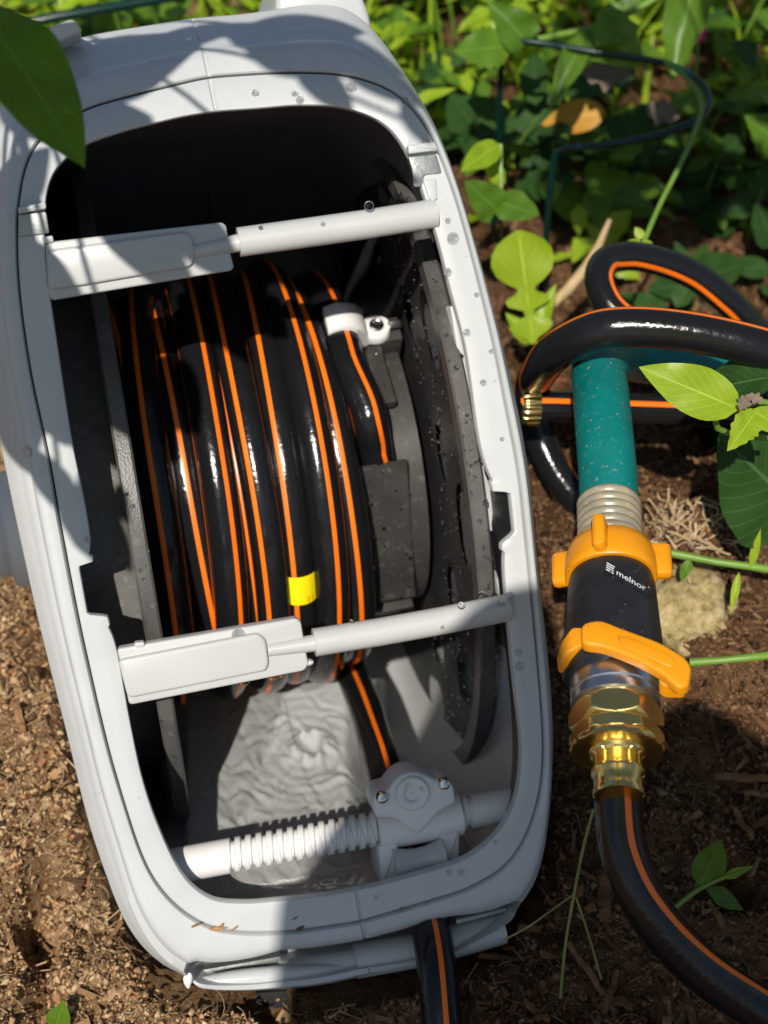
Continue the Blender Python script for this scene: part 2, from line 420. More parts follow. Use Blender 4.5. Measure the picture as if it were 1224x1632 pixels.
# ------------------------------------------------------------------ the reel housing
ROT = Matrix([list(r) for r in RM])
reel = tag(empty("hose_reel", RO, ROT), "grey plastic hose reel box with open front leaning back in the mulch", "hose reel")
INNER = [(343,177),(420,172),(469,167),(537,168),(589,182),(623,202),(640,223),(653,250),(666,280),(692,364),(705,400),(709,430),(743,551),(764,709),(786,783.5),(788,784.5),(811,784.5),(813,786),(819.5,848),(819,850),(800,866),(799,870),(803,900),(808,972),(820,1092),(832,1180),(830,1245),(820,1285),(802,1320),(777,1346),(743,1370),(702,1384),(606,1411),(537,1425),(469,1433),(400,1440),(343,1438),(309,1418),(285,1390),(264,1346),(240,1287),(223,1229),(202,1122),(187,1033),(177,1000),(173,985),(171,982),(142,979.5),(140,978),(127,905),(128,902),(147,897.5),(149,895),(149,885),(137,807),(113,695),(81,479),(74,434),(72,400),(71,360),(70,319),(74,295),(86,268),(103,252),(137,228),(206,206),(292,185)]
GROOVE = [(329,124),(420,118),(469,116),(537,118),(589,129),(633,148),(668,182),(692,223),(705,257),(726,316),(753,412),(788,554),(804,640),(825,743),(831,797),(842,903),(852,1006),(864,1143),(867,1215),(858,1281),(836,1340),(806,1383),(743,1418),(640,1449),(572,1469),(469,1484),(400,1487),(343,1481),(309,1465),(275,1440),(240,1397),(220,1349),(199,1281),(178,1212),(161,1143),(130,1006),(113,920),(100,851),(93,812),(79,726),(51,606),(38,520),(29,451),(27,380),(27,343),(33,292),(41,254),(60,222),(100,193),(141,172),(206,154)]
OUTER = [(305,17),(400,10),(480,-4),(545,-8),(582,6),(613,41),(640,82),(675,137),(709,192),(743,292),(777,405),(804,503),(831,613),(849,692),(864,800),(873,920),(886,1023),(897,1143),(898,1222),(893,1298),(880,1377),(855,1432),(820,1470),(726,1521),(668,1547),(578,1572),(503,1587),(400,1593),(330,1590),(280,1576),(240,1549),(206,1511),(185,1466),(168,1411),(144,1349),(127,1281),(112,1212),(79,1085),(55,989),(38,910),(18,820),(2,740),(-18,640),(-33,540),(-42,450),(-42,340),(-30,240),(0,140),(40,85),(80,62),(134,45),(240,28)]
NT = 840; VC = -.02; AR = 1.9
def ringof(px, sig):
    q = np.array([FS(*p) for p in px]); th = np.arctan2((q[:, 1] - VC), q[:, 0] * AR)
    o = np.argsort(th); th, q = th[o], q[o]
    T = np.linspace(-math.pi, math.pi, NT, endpoint=False)
    te = np.r_[th - 2 * math.pi, th, th + 2 * math.pi]
    res = np.stack([np.interp(T, te, np.r_[q[:, k]] .tolist() * 3) for k in (0, 1)], 1)
    if sig:
        kx = np.arange(-int(4 * sig), int(4 * sig) + 1); w = np.exp(-kx ** 2 / (2 * sig ** 2)); w /= w.sum()
        res = sum(wi * np.roll(res, -ki, axis=0) for wi, ki in zip(w, kx))
    return T, res
T, Ri = ringof(INNER, 0)
_, Ris = ringof(INNER, 5)
def thpx(x, y):
    q = FS(x, y); return math.atan2(q[1] - VC, q[0] * AR)
keep = ((T > thpx(790, 880)) & (T < thpx(780, 770))) | (T > thpx(135, 885)) | (T < thpx(172, 1000))
Ri = np.where(keep[:, None], Ri, Ris)
_, Rg = ringof(GROOVE, 6); _, Ro = ringof(OUTER, 7)
def withn(r, off): return np.column_stack([r, np.array([nf(v) for v in r[:, 1]]) + off])
def mix(a, b, t): return a + (b - a) * (t[:, None] if not np.isscalar(t) else t)
seam = np.zeros(NT)
for px in ((335, 125), (575, 1470)):
    k = np.argmin(np.abs(T - thpx(*px))); seam[k] = -.0014; seam[(k + 1) % NT] = -.0014
def loft(name, rings, m, parent, close_first=False, close_last=False, mats=None):
    V = np.vstack(rings); Fc = []; k = len(rings[0])
    for i in range(len(rings) - 1):
        a, b = i * k, (i + 1) * k
        for j in range(k):
            j2 = (j + 1) % k; Fc.append((a + j, a + j2, b + j2, b + j))
    if close_last: Fc.append(tuple(range((len(rings) - 1) * k, len(rings) * k)))
    mi = None
    if mats is not None:
        mi = [mats(V[list(f)].mean(0)) for f in Fc]
    return meshobj(name, V, Fc, m, parent, angle=32, mats=mi)
nrm = lambda r: r / np.linalg.norm(r, axis=1)[:, None]
dir_in = nrm(Ri - Rg)
offs = lambda r, d: r - dir_in * d
loft("front_frame", [withn(Ri, -.006), withn(Ri, -.0012), withn(offs(Ri, .0005), -.0003), withn(offs(Ri, .0012), seam), withn(mix(Ri, Rg, .5), seam), withn(offs(Rg, -.0012), seam),
     withn(offs(Rg, -.0003), -.0006), withn(offs(Rg, 0), -.005)], M['grey'], reel)
# exit slot along the bottom: its upper and lower edges as shares of the rim width
S1 = [(300,1540),(316,1534),(453,1516),(564,1503),(676,1473),(721,1463),(807,1445),(832,1436)]
S2 = [(292,1556),(316,1569),(380,1572),(442,1567),(574,1546),(665,1531),(726,1521),(800,1478),(840,1446)]
def share(px):
    o = []
    for p in px:
        q = FS(*p); t = math.atan2(q[1] - VC, q[0] * AR); k = np.argmin(np.abs(T - t))
        a, b = Rg[k], Ro[k]; o.append((t, float(np.clip((q[:2] - a) @ (b - a) / ((b - a) @ (b - a)), .1, .95))))
    return sorted(o)
s1, s2 = share(S1), share(S2)
m1 = np.interp(T, [x[0] for x in s1], [x[1] for x in s1]); m2 = np.interp(T, [x[0] for x in s2], [x[1] for x in s2])
inside = (T > s2[0][0]) & (T < s2[-1][0])
fade = lambda t: t * t * (3 - 2 * t)
wv = np.clip(np.minimum((T - s2[0][0]) / .07, (s2[-1][0] - T) / .07), 0, 1); wv = np.where(inside, fade(wv), 0)
far = np.clip(np.minimum((T - s2[0][0] + .35) / .35, (s2[-1][0] + .35 - T) / .35), 0, 1); far = fade(far)
a1 = np.where(inside, m1, m1); 
a1 = .45 + (m1 - .45) * far; a2 = .6 + (m2 - .6) * far
a2 = np.maximum(a2, a1 + .02)
edge = withn(Ro, -.016)
def backring(n, k=1.0, su=.985):
    s = 1.0 if n > AN else math.sqrt(max(0, 1 - ((n - AN) / .243) ** 2))
    r = Ro.copy(); r[:, 0] *= su * k * (.75 + .25 * s); r[:, 1] = AV + (r[:, 1] - AV) * s * k
    return np.column_stack([r, np.array([n + (nf(v) * (1 if n > -.08 else .3)) for v in r[:, 1]])])
nb = 1 - wv
rings = [withn(offs(Rg, .0004), -.005), withn(offs(Rg, .0010), -.0004), withn(offs(Rg, .0018), .0008 + seam), withn(mix(Rg, Ro, a1 * .55), .0016 + seam), withn(mix(Rg, Ro, a1 * .78), .0009 + seam), withn(mix(Rg, Ro, a1 * .88), -.0002 + seam),
         withn(mix(Rg, Ro, a1), -.0022 - .0012 * nb + seam), withn(mix(Rg, Ro, a1 + .004), -.0026 - .0012 * nb - .034 * wv), withn(mix(Rg, Ro, a2 - .004), -.0034 - .0026 * nb - .034 * wv), withn(mix(Rg, Ro, a2), -.0032 - .003 * nb + seam + .002 * wv),
         withn(mix(Rg, Ro, a2 + (1 - a2) * .25), -.0030 - .0055 * nb + seam + .0035 * wv), withn(mix(Rg, Ro, a2 + (1 - a2) * .6), -.0058 - .007 * nb + seam + .002 * wv), withn(mix(Rg, Ro, .965), -.0105 - .007 * nb + seam), withn(mix(Rg, Ro, .985), -.0112 - .007 * nb), withn(Ro, -.020), withn(Ro * .999, -.024), withn(Ro * .992, -.0255), withn(Ro * .99, -.029)]
for n in (-.05, -.08, -.11, -.14, -.17, -.2, -.222, -.25, -.28, -.31, -.34, -.37, -.4, -.425, -.445, -.458, -.464): rings.append(backring(n, .985))
shell_pts = np.vstack(rings)
loft("outer_shell", rings, M['grey'], reel, close_last=True)
# inner liner: grey floor; above it the interior's shade is put into the colour
def liner(n, k=1.0):
    R_ = .2165
    s = 1.0 if n > AN else math.sqrt(max(0, 1 - ((n - AN) / R_) ** 2))
    th = T; e = 5.0
    cu = np.cos(th); sv = np.sin(th)
    rr = 1 / (np.abs(cu) ** e + np.abs(sv) ** e) ** (1 / e)
    return np.column_stack([.113 * rr * cu, np.maximum(AV + R_ * s * rr * sv, -.221), np.full(NT, n)])
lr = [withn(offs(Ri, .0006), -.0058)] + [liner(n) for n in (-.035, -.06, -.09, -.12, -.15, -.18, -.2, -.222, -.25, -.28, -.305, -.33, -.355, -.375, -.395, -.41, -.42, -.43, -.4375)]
il_ = loft("inner_liner", lr, [M['liner'], M['greyin'], M['black']], reel, close_last=True, mats=lambda c: 1 if (c[1] < -.105 and c[2] > -.40 and not (c[2] > -.03 and c[1] > -.19)) else 2 if c[2] > -.03 else 0)  # faces behind the opening's edge go black to carry the shade there
# floor seam and ribs of the liner
def floorpt(u, a, R_=.2155): return np.array([u, max(AV - R_ * math.cos(a), -.2208), AN - R_ * math.sin(a)])
tube("floor_seam", [floorpt(.012, a, .2162) for a in np.linspace(-.2, 1.2, 24)], .0009, M['black'], reel, segs=6)
tube("back_seam", [np.array([u, .10, AN - .2165 * math.cos(.57) + .001]) for u in np.linspace(-.1, .1, 8)], .0012, M['drum'], reel, segs=6)
tube("back_seam", [np.array([.012, AV + .2155 * math.sin(a), AN - .2155 * math.cos(a)]) for a in np.linspace(.2, 1.1, 16)], .0012, M['drum'], reel, segs=6)
# inside return of the right side of the frame
pr_ = [F(*p, -.030) for p in ((716, 488), (728, 486), (766, 680), (784, 775), (789, 846), (768, 848), (757, 760), (742, 640))]
prism("frame_return", rounded([(q[0], q[1]) for q in pr_], .0015), -.05, -.029, M['grey'], reel)
pr_ = [F(*p, -.030) for p in ((797, 900), (806, 902), (812, 955), (797, 958), (791, 925))]
prism("frame_return", rounded([(q[0], q[1]) for q in pr_], .001), -.05, -.029, M['grey'], reel)
# ribbed inner strip low on the right
pr_ = [F(*p, -.06) for p in ((806, 1060), (822, 1075), (834, 1180), (822, 1262), (812, 1240))]
prism("side_web", rounded([(q[0], q[1]) for q in pr_], .001), -.08, -.058, M['greyin'], reel)
# carry handle behind the top, corner lugs, steel tabs, hub on the left
hp = pxo([(436, 60), (440, -20), (450, -80), (545, -85), (566, -30), (588, 20), (594, 60), (520, 66)], -.088)
prism("carry_handle", rounded(hp, .012), -.20, -.085, M['grey'], reel, .004, 3)
for a, b, c, d in (((24, 62), (70, 42), (76, 70), (30, 92)), ((76, 46), (118, 31), (132, 52), (84, 72))):
    prism("corner_lug", rounded(pxo([a, b, c, d], -.03), .003), -.055, -.026, M['grey'], reel, .0014, 3)
prism("steel_tab", rounded(pxo([(650, 250), (695, 246), (704, 276), (676, 279), (672, 298), (659, 298), (656, 270)], -.002), .0012), -.006, -.0012, M['steel'], reel, .0004)
prism("steel_tab", rounded(pxo([(29, 343), (74, 337), (79, 372), (30, 378)], -.002), .0012), -.006, -.0002, M['steel'], reel, .0004)
for px in ([(649, 232), (692, 226), (698, 240), (651, 246)], [(29, 330), (73, 322), (74, 333), (29, 341)]):
    prism("tab_ridge", rounded(pxo(px, 0), .001), -.004, .0016, M['grey'], reel, .0008)
prism("tab_stop", rounded(pxo([(674, 287), (694, 284), (697, 318), (690, 320), (684, 318)], 0), .0012), -.01, .0008, M['grey'], reel, .0006)
hub = lathe("axle_hub", [(-.128, .034), (-.146, .034), (-.148, .032), (-.148, .027), (-.158, .026), (-.160, .024), (-.160, .016), (-.17, .015), (-.172, .013)], M['grey'], reel, axis=0)
for v in hub.data.vertices: v.co.y += F(5, 846, -.13)[1]; v.co.z += -.13; v.co.x += .002

# ------------------------------------------------------------------ crossbars
def bar(plate, inset, rod, tub, tabs):
    pl = prism("crossbar_plate", rounded(pxo(plate), .0022), -.007, .0002, M['white'], reel, .0012, 3)
    prism("raised_panel", rounded(pxo(inset, .0034), .0032), -.002, .0034, M['white'], pl, .0016, 3)
    r = tube("crossbar_rod", [F(*rod[0], -.001), F(*rod[1], -.001)], [.0035, .0045], M['white'], reel, 16)
    tube("crossbar_tube", [F(*p, -.002) for p in tub], .0073, M['white'], reel, 28)
    for t in tabs: prism("panel_tab", rounded(pxo(t), .001), -.004, .0012, M['white'], pl, .0006)
bar([(72, 386), (354, 354), (361, 360), (363, 376), (366, 398), (373, 426), (369, 431), (81, 479), (76, 464)], [(74, 398), (296, 369), (306, 378), (311, 400), (308, 420), (300, 426), (130, 455), (78, 463)],
    ((306, 402), (386, 386)), ((380, 386), (470, 373.5), (580, 358), (694, 340)), [[(66, 378), (84, 375), (86, 386), (70, 388)]])
bar([(186, 1034), (472, 985), (480, 991), (483, 1010), (487, 1035), (492, 1058), (486, 1069), (206, 1124), (196, 1075)], [(188, 1052), (412, 1009), (424, 1020), (429, 1058), (424, 1070), (204, 1114)],
    ((426, 1036), (506, 1024)), ((500, 1024), (600, 1008), (700, 990), (810, 968)), [[(214, 1024), (230, 1022), (231, 1030), (215, 1032)], [(492, 1052), (500, 1053), (499, 1058), (490, 1062)]])

# ------------------------------------------------------------------ lead screw and hose guide
a0, a1_ = F(272, 1381, -.028), F(826, 1279, -.028)
ax = (a1_ - a0); Ls = np.linalg.norm(ax); ax /= Ls
def along(px): return (F(px, 1381 - (px - 272) * (102 / 554.), -.028) - a0) @ ax
prof = []; nseg = 700; r0 = .0094
yv = np.cross(np.array([0, 0, 1.0]), ax); yv /= np.linalg.norm(yv); zv = np.cross(ax, yv)
V, Fc = [], []; sg = 40
t1, t2, t3, t4 = along(362), along(602), along(733), along(752); pitch = (t2 - t1) / 14.5
for i in range(nseg + 1):
    w = Ls * i / nseg
    inth = (t1 < w < t4)
    for k in range(sg):
        a = 2 * math.pi * k / sg; r = r0
        if inth:
            for sgn in (1, -1):
                f = (w / (pitch * 1.0) + sgn * a / (2 * math.pi)) % 1.0
                d = min(f, 1 - f)
                if sgn == 1 and d < .24: r = min(r, r0 - .0021 * min(1, (.24 - d) / .07))
                if sgn == -1 and d < .08: r = min(r, r0 - .0010 * min(1, (.08 - d) / .05))
        V.append(a0 + ax * w + r * (math.cos(a) * yv + math.sin(a) * zv))
for i in range(nseg):
    for k in range(sg):
        k2 = (k + 1) % sg; Fc.append((i * sg + k, i * sg + k2, (i + 1) * sg + k2, (i + 1) * sg + k))
meshobj("lead_screw", V, Fc, M['nylon'], reel, angle=60)
gtop = [(594, 1286), (597, 1270), (604, 1262), (619, 1259), (625, 1250), (634, 1240), (646, 1233), (663, 1231), (680, 1236), (696, 1244), (710, 1242), (720, 1247), (725, 1258), (728, 1280), (700, 1296), (680, 1320), (668, 1331), (655, 1326), (632, 1306), (600, 1304)]
gp = prism("guide_cap", rounded(pxo(gtop, -.008), .0015, 2), -.030, -.0085, M['nylon'], reel, .0022, 3)
# dished boss in the middle of the cap
q = F(658, 1266, -.006); bs = lathe("boss", [(-.0095, .0098), (-.0068, .0092), (-.006, .0084), (-.006, .0052), (-.0066, .0044), (-.0079, .004), (-.0079, .0005)], M['nylon'], gp, 32, cap=False)
for v in bs.data.vertices: v.co.x += q[0]; v.co.y += q[1]
for s in ((610, 1272), (709, 1250)):
    q = F(s[0], s[1], -.006)
    o = lathe("screw", [(-.009, .0033), (-.0068, .0034), (-.0054, .0027), (-.0048, .0014), (-.0048, .0006), (-.0058, .0005), (-.0058, .0001)], M['chrome'], gp, 24)
    for v in o.data.vertices: v.co.x += q[0]; v.co.y += q[1]
# saddle that wraps the screw
c0, c1 = along(600), along(732)
sd = tube("guide_saddle", [a0 + ax * c0, a0 + ax * c1], .0122, M['nylon'], reel, 40)
for leg in ([(602, 1345), (632, 1340), (634, 1400), (606, 1412)], [(700, 1330), (730, 1322), (731, 1385), (704, 1392)]):
    prism("guide_leg", rounded(pxo(leg, -.02), .002), -.048, -.0165, M['nylon'], reel, .0016, 3)
q0, q1 = F(628, 1379, -.018), F(707, 1363, -.018); d = q1 - q0
pr = [(t, .0068 + .0034 * (abs(t - .5) * 2) ** 2.2) for t in np.linspace(0, 1, 17)]
path = [q0 + d * t for t, r in pr]; Vv, Ff, _ = tubegeo(path, [r for t, r in pr], 28)
meshobj("guide_roller", Vv, Ff, M['white'], reel)

# exit slot fittings behind the lower lip
tube("slot_roller", [F(445, 1548, -.020), F(510, 1541, -.018), F(570, 1533, -.017)], [.006, .007, .0075], M['grey'], reel, 20)
tube("slot_roller", [F(566, 1532, -.016), F(680, 1512, -.016), F(800, 1478, -.018)], .0092, M['grey'], reel, 24)
tube("slot_moulding", catmull([F(322, 1566, -.012), F(380, 1560, -.011), F(470, 1551, -.011), F(560, 1540, -.012)], 20), [.0016 + .0035 * math.sin(math.pi * min(1, .15 + i / 22)) for i in range(20)], M['grey'], reel, 16)
prism("slot_plate", pxo([(322, 1546), (448, 1524), (449, 1536), (338, 1556)], -.02), -.026, -.02, M['steel'], reel, .0003)
tube("slot_pin", [F(726, 1468, -.014), F(806, 1449, -.014)], .0022, M['steel'], reel, 12)
bq = F(590, 1600, -.03)
prism("base_block", rounded(pxo([(360, 1575), (580, 1560), (800, 1470), (830, 1560), (780, 1640), (420, 1660)], -.045), .006), -.2, -.045, M['black'], reel, .004, 2)

# ------------------------------------------------------------------ drum: core panels and flanges
def panel(u0, u1, f0, f1, R0, R1, name="drum_panel"):
    pts = []; k = 2
    bm = bmesh.new(); g = {}
    for i, u in enumerate((u0, u1)):
        for j in range(k):
            f = math.radians(f0 + (f1 - f0) * j / (k - 1))
            for l, R in enumerate((R0, R1)): g[i, j, l] = bm.verts.new(cyl(u, f, R))
    for j in range(k - 1):
        bm.faces.new((g[0, j, 1], g[1, j, 1], g[1, j + 1, 1], g[0, j + 1, 1])); bm.faces.new((g[0, j, 0], g[0, j + 1, 0], g[1, j + 1, 0], g[1, j, 0]))
        for i in (0, 1): bm.faces.new((g[i, j, 0], g[i, j, 1], g[i, j + 1, 1], g[i, j + 1, 0]))
    for j in (0, k - 1): bm.faces.new((g[0, j, 0], g[1, j, 0], g[1, j, 1], g[0, j, 1]))
    bmesh.ops.recalc_face_normals(bm, faces=bm.faces)
    bmesh.ops.bevel(bm, geom=[e for e in bm.edges if e.calc_face_angle(0) > .8], offset=.0011, segments=2, affect='EDGES', profile=.5)
    return bmobj(name, bm, M['drum'], reel, angle=45)
UL, UR = -.074, .100
RC = .106
phi_at = lambda y: math.degrees(CYL(620, y, RC)[1])
e0, e1, e2, e3, e4 = phi_at(520), phi_at(645), phi_at(734), phi_at(960), phi_at(1050)
for f0, f1 in ((e1 + .6, e0), (e3 + .6, e2 - .4), (e3 - 46, e3 - 7), (e3 - 90, e3 - 48), (e3 - 134, e3 - 92), (e3 - 178, e3 - 136), (e0 + 6, e0 + 42), (e0 + 44, e0 + 86)):
    panel(UL + .004, UR - .012, f0, f1, RC - .01, RC)
panel(UL + .004, UR - .012, e2 - 2, e1 + 2, RC - .03, RC - .022, "recess_floor")
panel(UL + .004, UR - .012, e3 - 9, e3 + 2, RC - .03, RC - .016, "recess_floor")
ao_ = lathe("axle", [(-.12, .018), (.12, .018)], M['drum'], reel, 24, axis=0)
for v in ao_.data.vertices: v.co.y += AV; v.co.z += AN
ao_ = lathe("core_end", [(UR - .016, RC - .013), (UR - .001, RC - .013)], M['drum'], reel, 96, axis=0)
for v in ao_.data.vertices: v.co.y += AV; v.co.z += AN
RF = .2065
def flange(u, side, holes):
    nr, na = (70, 720) if holes else (20, 240); bm = bmesh.new(); g = {}
    for i in range(nr + 1):
        r = .05 + (RF - .006 - .05) * i / nr
        for j in range(na): g[i, j] = bm.verts.new(cyl(u + side * .0035 * max(0, (.13 - r) / .08), 2 * math.pi * j / na, r))
    for i in range(nr):
        for j in range(na):
            r = .05 + (RF - .056) * (i + .5) / nr; a = 2 * math.pi * (j + .5) / na
            if any(((r - hr) / 1.0) ** 2 / hw ** 2 + (r * ((a - ha + math.pi) % (2 * math.pi) - math.pi)) ** 2 / hl ** 2 < 1 for ha, hr, hw, hl in holes): continue
            j2 = (j + 1) % na; bm.faces.new((g[i, j], g[i + 1, j], g[i + 1, j2], g[i, j2]))
    for v in [v for v in bm.verts if not v.link_faces]: bm.verts.remove(v)
    fs = bm.faces[:]
    ret = bmesh.ops.solidify(bm, geom=fs, thickness=.0032)
    fl = bmobj("flange", bm, M['flange'], reel, angle=40)
    w = .0045
    rim = lathe("flange_rim", [(u - w, RF - .012), (u - w, RF - .0012), (u - w + .0012, RF), (u + w - .0012, RF), (u + w, RF - .0012), (u + w, RF - .012)], M['flange'], fl, 160, axis=0, cap=False)
    for v in rim.data.vertices: v.co.y += AV; v.co.z += AN
    return fl
hr_ = []
for k in range(9):
    a = math.radians(31 + 40 * k); hr_ += [(a, .165, .015, .025), (a + math.radians(15), .127, .012, .017)]
flange(UR + .004, 1, hr_)
flange(UL, -1, [(math.radians(30 * k + 8), .15, .016, .02) for k in range(0)] )
# broad worn lip outside the left flange
lp = lathe("flange_lip", [(UL - .004, .130), (UL - .004, .166), (UL - .006, .167), (UL - .0345, .167), (UL - .036, .1655), (UL - .036, .130)], M['lip'], reel, 140, axis=0, cap=False)
for v in lp.data.vertices: v.co.y += AV; v.co.z += AN

# ------------------------------------------------------------------ the hose wound on the drum
hose = tag(empty("garden_hose", toworld((0, AV, AN)), ROT), "black hose with thin orange stripes wound round the dark drum inside the reel", "garden hose")
off = np.array([0, AV, AN]); HR = .0106
def hl(q): return np.asarray(q) - off
LI, LO = RC + HR + .0006, RC + HR + .0095
def uat(x, y, R): return CYL(x, y, R)[0]
# (pixel x of the wrap where it passes the front, layer radius)
fronts = [(550, LI), (545, LI + .001), (446, LI + .002), (376, LI + .001), (298, LI), (222, LI), (182, LI), (250, LO), (340, LO + .0005), (408, LO + .001), (457, LO - .003), (504, LO + .002)]
ctrl = []
u_, ph0 = CYL(606, 690, LI)
ph0 = math.radians(e2 + 6)
pe = CYL(598, 700, LI)[1]
keys = [(pe - .16, uat(612, 706, LI), LI - .034), (pe - .04, uat(602, 694, LI), LI - .018), (pe + .12, uat(591, 668, LI), LI - .003)]
for i, (x, R) in enumerate(fronts):
    if i == 0: keys.append((CYL(560, 575, R)[1], uat(553, 575, R), R))
    else: keys.append((.15 + 2 * math.pi * i, uat(x, 745, R), R))
    if i < len(fronts) - 1:
        x2, R2 = fronts[i + 1]
        keys.append((.15 + 2 * math.pi * i + math.pi, .5 * (uat(x, 745, R) + uat(x2, 745, R2)) + .002 * math.sin(i * 2.1), .5 * (R + R2)))
for i in range(len(fronts)):
    pass
kp = np.array(keys); phs = np.linspace(kp[0, 0], .15 + 2 * math.pi * (len(fronts) - 1) + math.radians(252), 2200)
def smoothint(x, xp, yp):
    i = np.clip(np.searchsorted(xp, x, side='right') - 1, 0, len(xp) - 2); t = np.clip((x - xp[i]) / (xp[i + 1] - xp[i]), 0, 1)
    return yp[i] + (yp[i + 1] - yp[i]) * (t * t * (3 - 2 * t))
us, Rs = smoothint(phs, kp[:, 0], kp[:, 1]), smoothint(phs, kp[:, 0], kp[:, 2])
xu, yu = F(556, 1085, AN + .02)[0], 0
us = us + .0016 * np.sin(phs * 1.37 + 1) * np.clip(phs - 1, 0, 1)
tail = phs > phs[-1] - 2.6
us = np.where(tail, us + (F(562, 1090, -.22)[0] - us) * fade(np.clip((phs - phs[-1] + 2.6) / 2.6, 0, 1)), us)
hp_ = np.array([cyl(u, p, R) for u, p, R in zip(us, phs, Rs)])
ex = catmull([hp_[-60], hp_[-1], F(583, 1130, -.172), F(597, 1178, -.132), F(613, 1232, -.092), F(634, 1300, -.062), F(654, 1365, -.044), F(672, 1425, -.032), F(684, 1462, -.018), F(691, 1505, .004), F(697, 1550, .018), F(702, 1600, .028), F(707, 1660, .036), F(711, 1760, .045)], 200)
ex = ex[np.argmin(np.linalg.norm(ex - hp_[-1], axis=1)) + 2:]
full = np.vstack([hp_, ex])
radial = full - (off + np.column_stack([full[:, 0], np.zeros(len(full)), np.zeros(len(full))]))
# stripe orientation: keep one broad stripe towards the outside of the coil, wandering slowly
V_, F_, U_ = [], [], []
Tn = np.gradient(full, axis=0); Tn /= np.linalg.norm(Tn, axis=1)[:, None]
SG = 48; L = 0
A_prev = None
for i in range(len(full)):
    if i < len(hp_):
        f_ = fade(min(1, max(0, (i - len(hp_) + 190) / 190))); a = radial[i] / np.linalg.norm(radial[i]) * (1 - f_) + np.array([0, 0, 1.0]) * f_
    else:
        f_ = min(1, (i - len(hp_)) / 40); a = A_prev * (1 - f_ * .15) + np.array([0, 0, 1.0]) * f_ * .15
    a -= a @ Tn[i] * Tn[i]; a /= np.linalg.norm(a); A_prev = a
    b = np.cross(Tn[i], a); 
    if i: L += np.linalg.norm(full[i] - full[i - 1])
    tw = (.34 * math.sin(L * 2.3 + .6) + .2 * math.sin(L * 5.1 + 2) - .12) * min(1, max(0, (len(hp_) - 20 - i) / 150))
    for k in range(SG):
        th = 2 * math.pi * k / SG + tw
        V_.append(hl(full[i] + HR * (math.cos(th) * a + math.sin(th) * b))); U_.append((k / SG, L))
for i in range(len(full) - 1):
    for k in range(SG):
        k2 = (k + 1) % SG; F_.append((i * SG + k, i * SG + k2, (i + 1) * SG + k2, (i + 1) * SG + k))
F_.append(tuple(range(SG - 1, -1, -1))); F_.append(tuple(range((len(full) - 1) * SG, len(full) * SG)))
on = {47, 0, 13, 34}
meshobj("hose_tube", V_, F_, [M['hose'], M['orange']], hose, mats=[1 if (i % SG in on and i < len(F_) - 2) else 0 for i in range(len(F_))], uv=U_, angle=50)
# yellow tag round one wrap
i0 = np.argmin(np.linalg.norm(full - np.array(cyl(uat(486, 945, LO), CYL(486, 945, LO + HR)[1], LO)), axis=1))
Vt, Ft = [], []; kk = 15; nn = 22
r_t = HR + .0005
for s in range(nn):
    i = i0 - 9 + s * 18 // nn
    f = (s / (nn - 1))
    idx = i0 + (f - .5) * (.0175 / (np.linalg.norm(full[i0 + 1] - full[i0])))
    ii = int(idx); c = full[ii] + (full[ii + 1] - full[ii]) * (idx - ii)
    a = radial[ii] - radial[ii] @ Tn[ii] * Tn[ii]; a /= np.linalg.norm(a); b = np.cross(Tn[ii], a)
    for k in range(kk):
        th = -1.75 + 3.1 * k / (kk - 1)
        lift = .0045 * max(0, (th - .95)) ** 1.2 + .001 * max(0, -th - 1.2)
        Vt.append(hl(c + (r_t + lift) * (math.cos(th) * a + math.sin(th) * b)))
for s in range(nn - 1):
    for k in range(kk - 1): Ft.append((s * kk + k, s * kk + k + 1, (s + 1) * kk + k + 1, (s + 1) * kk + k))
ht = meshobj("hose_tag", Vt, Ft, M['tag'], hose, angle=60)
# small faded print on the tag
def on_tag(s, th, lift=.0003):
    idx = i0 + (s - .5) * (.0175 / (np.linalg.norm(full[i0 + 1] - full[i0]))); ii = int(idx); c = full[ii]
    a = radial[ii] - radial[ii] @ Tn[ii] * Tn[ii]; a /= np.linalg.norm(a); b = np.cross(Tn[ii], a)
    return hl(c + (r_t + lift) * (math.cos(th) * a + math.sin(th) * b))
Vp, Fp = [], []
for s0, th0, n_ in ((.56, -.55, 11), (.24, .2, 5)):
    for k in range(n_):
        th = th0 + k * .095; h_ = .022 + .016 * ((k * 7) % 3)
        q = [on_tag(s0 - h_, th), on_tag(s0 - h_, th + .05), on_tag(s0 + h_ * .7, th + .05), on_tag(s0 + h_ * .7, th)]
        b_ = len(Vp); Vp += q; Fp.append((b_, b_ + 1, b_ + 2, b_ + 3))
tag(meshobj("tag_print", Vp, Fp, M['print'], ht, smooth=False), kind="stuff")
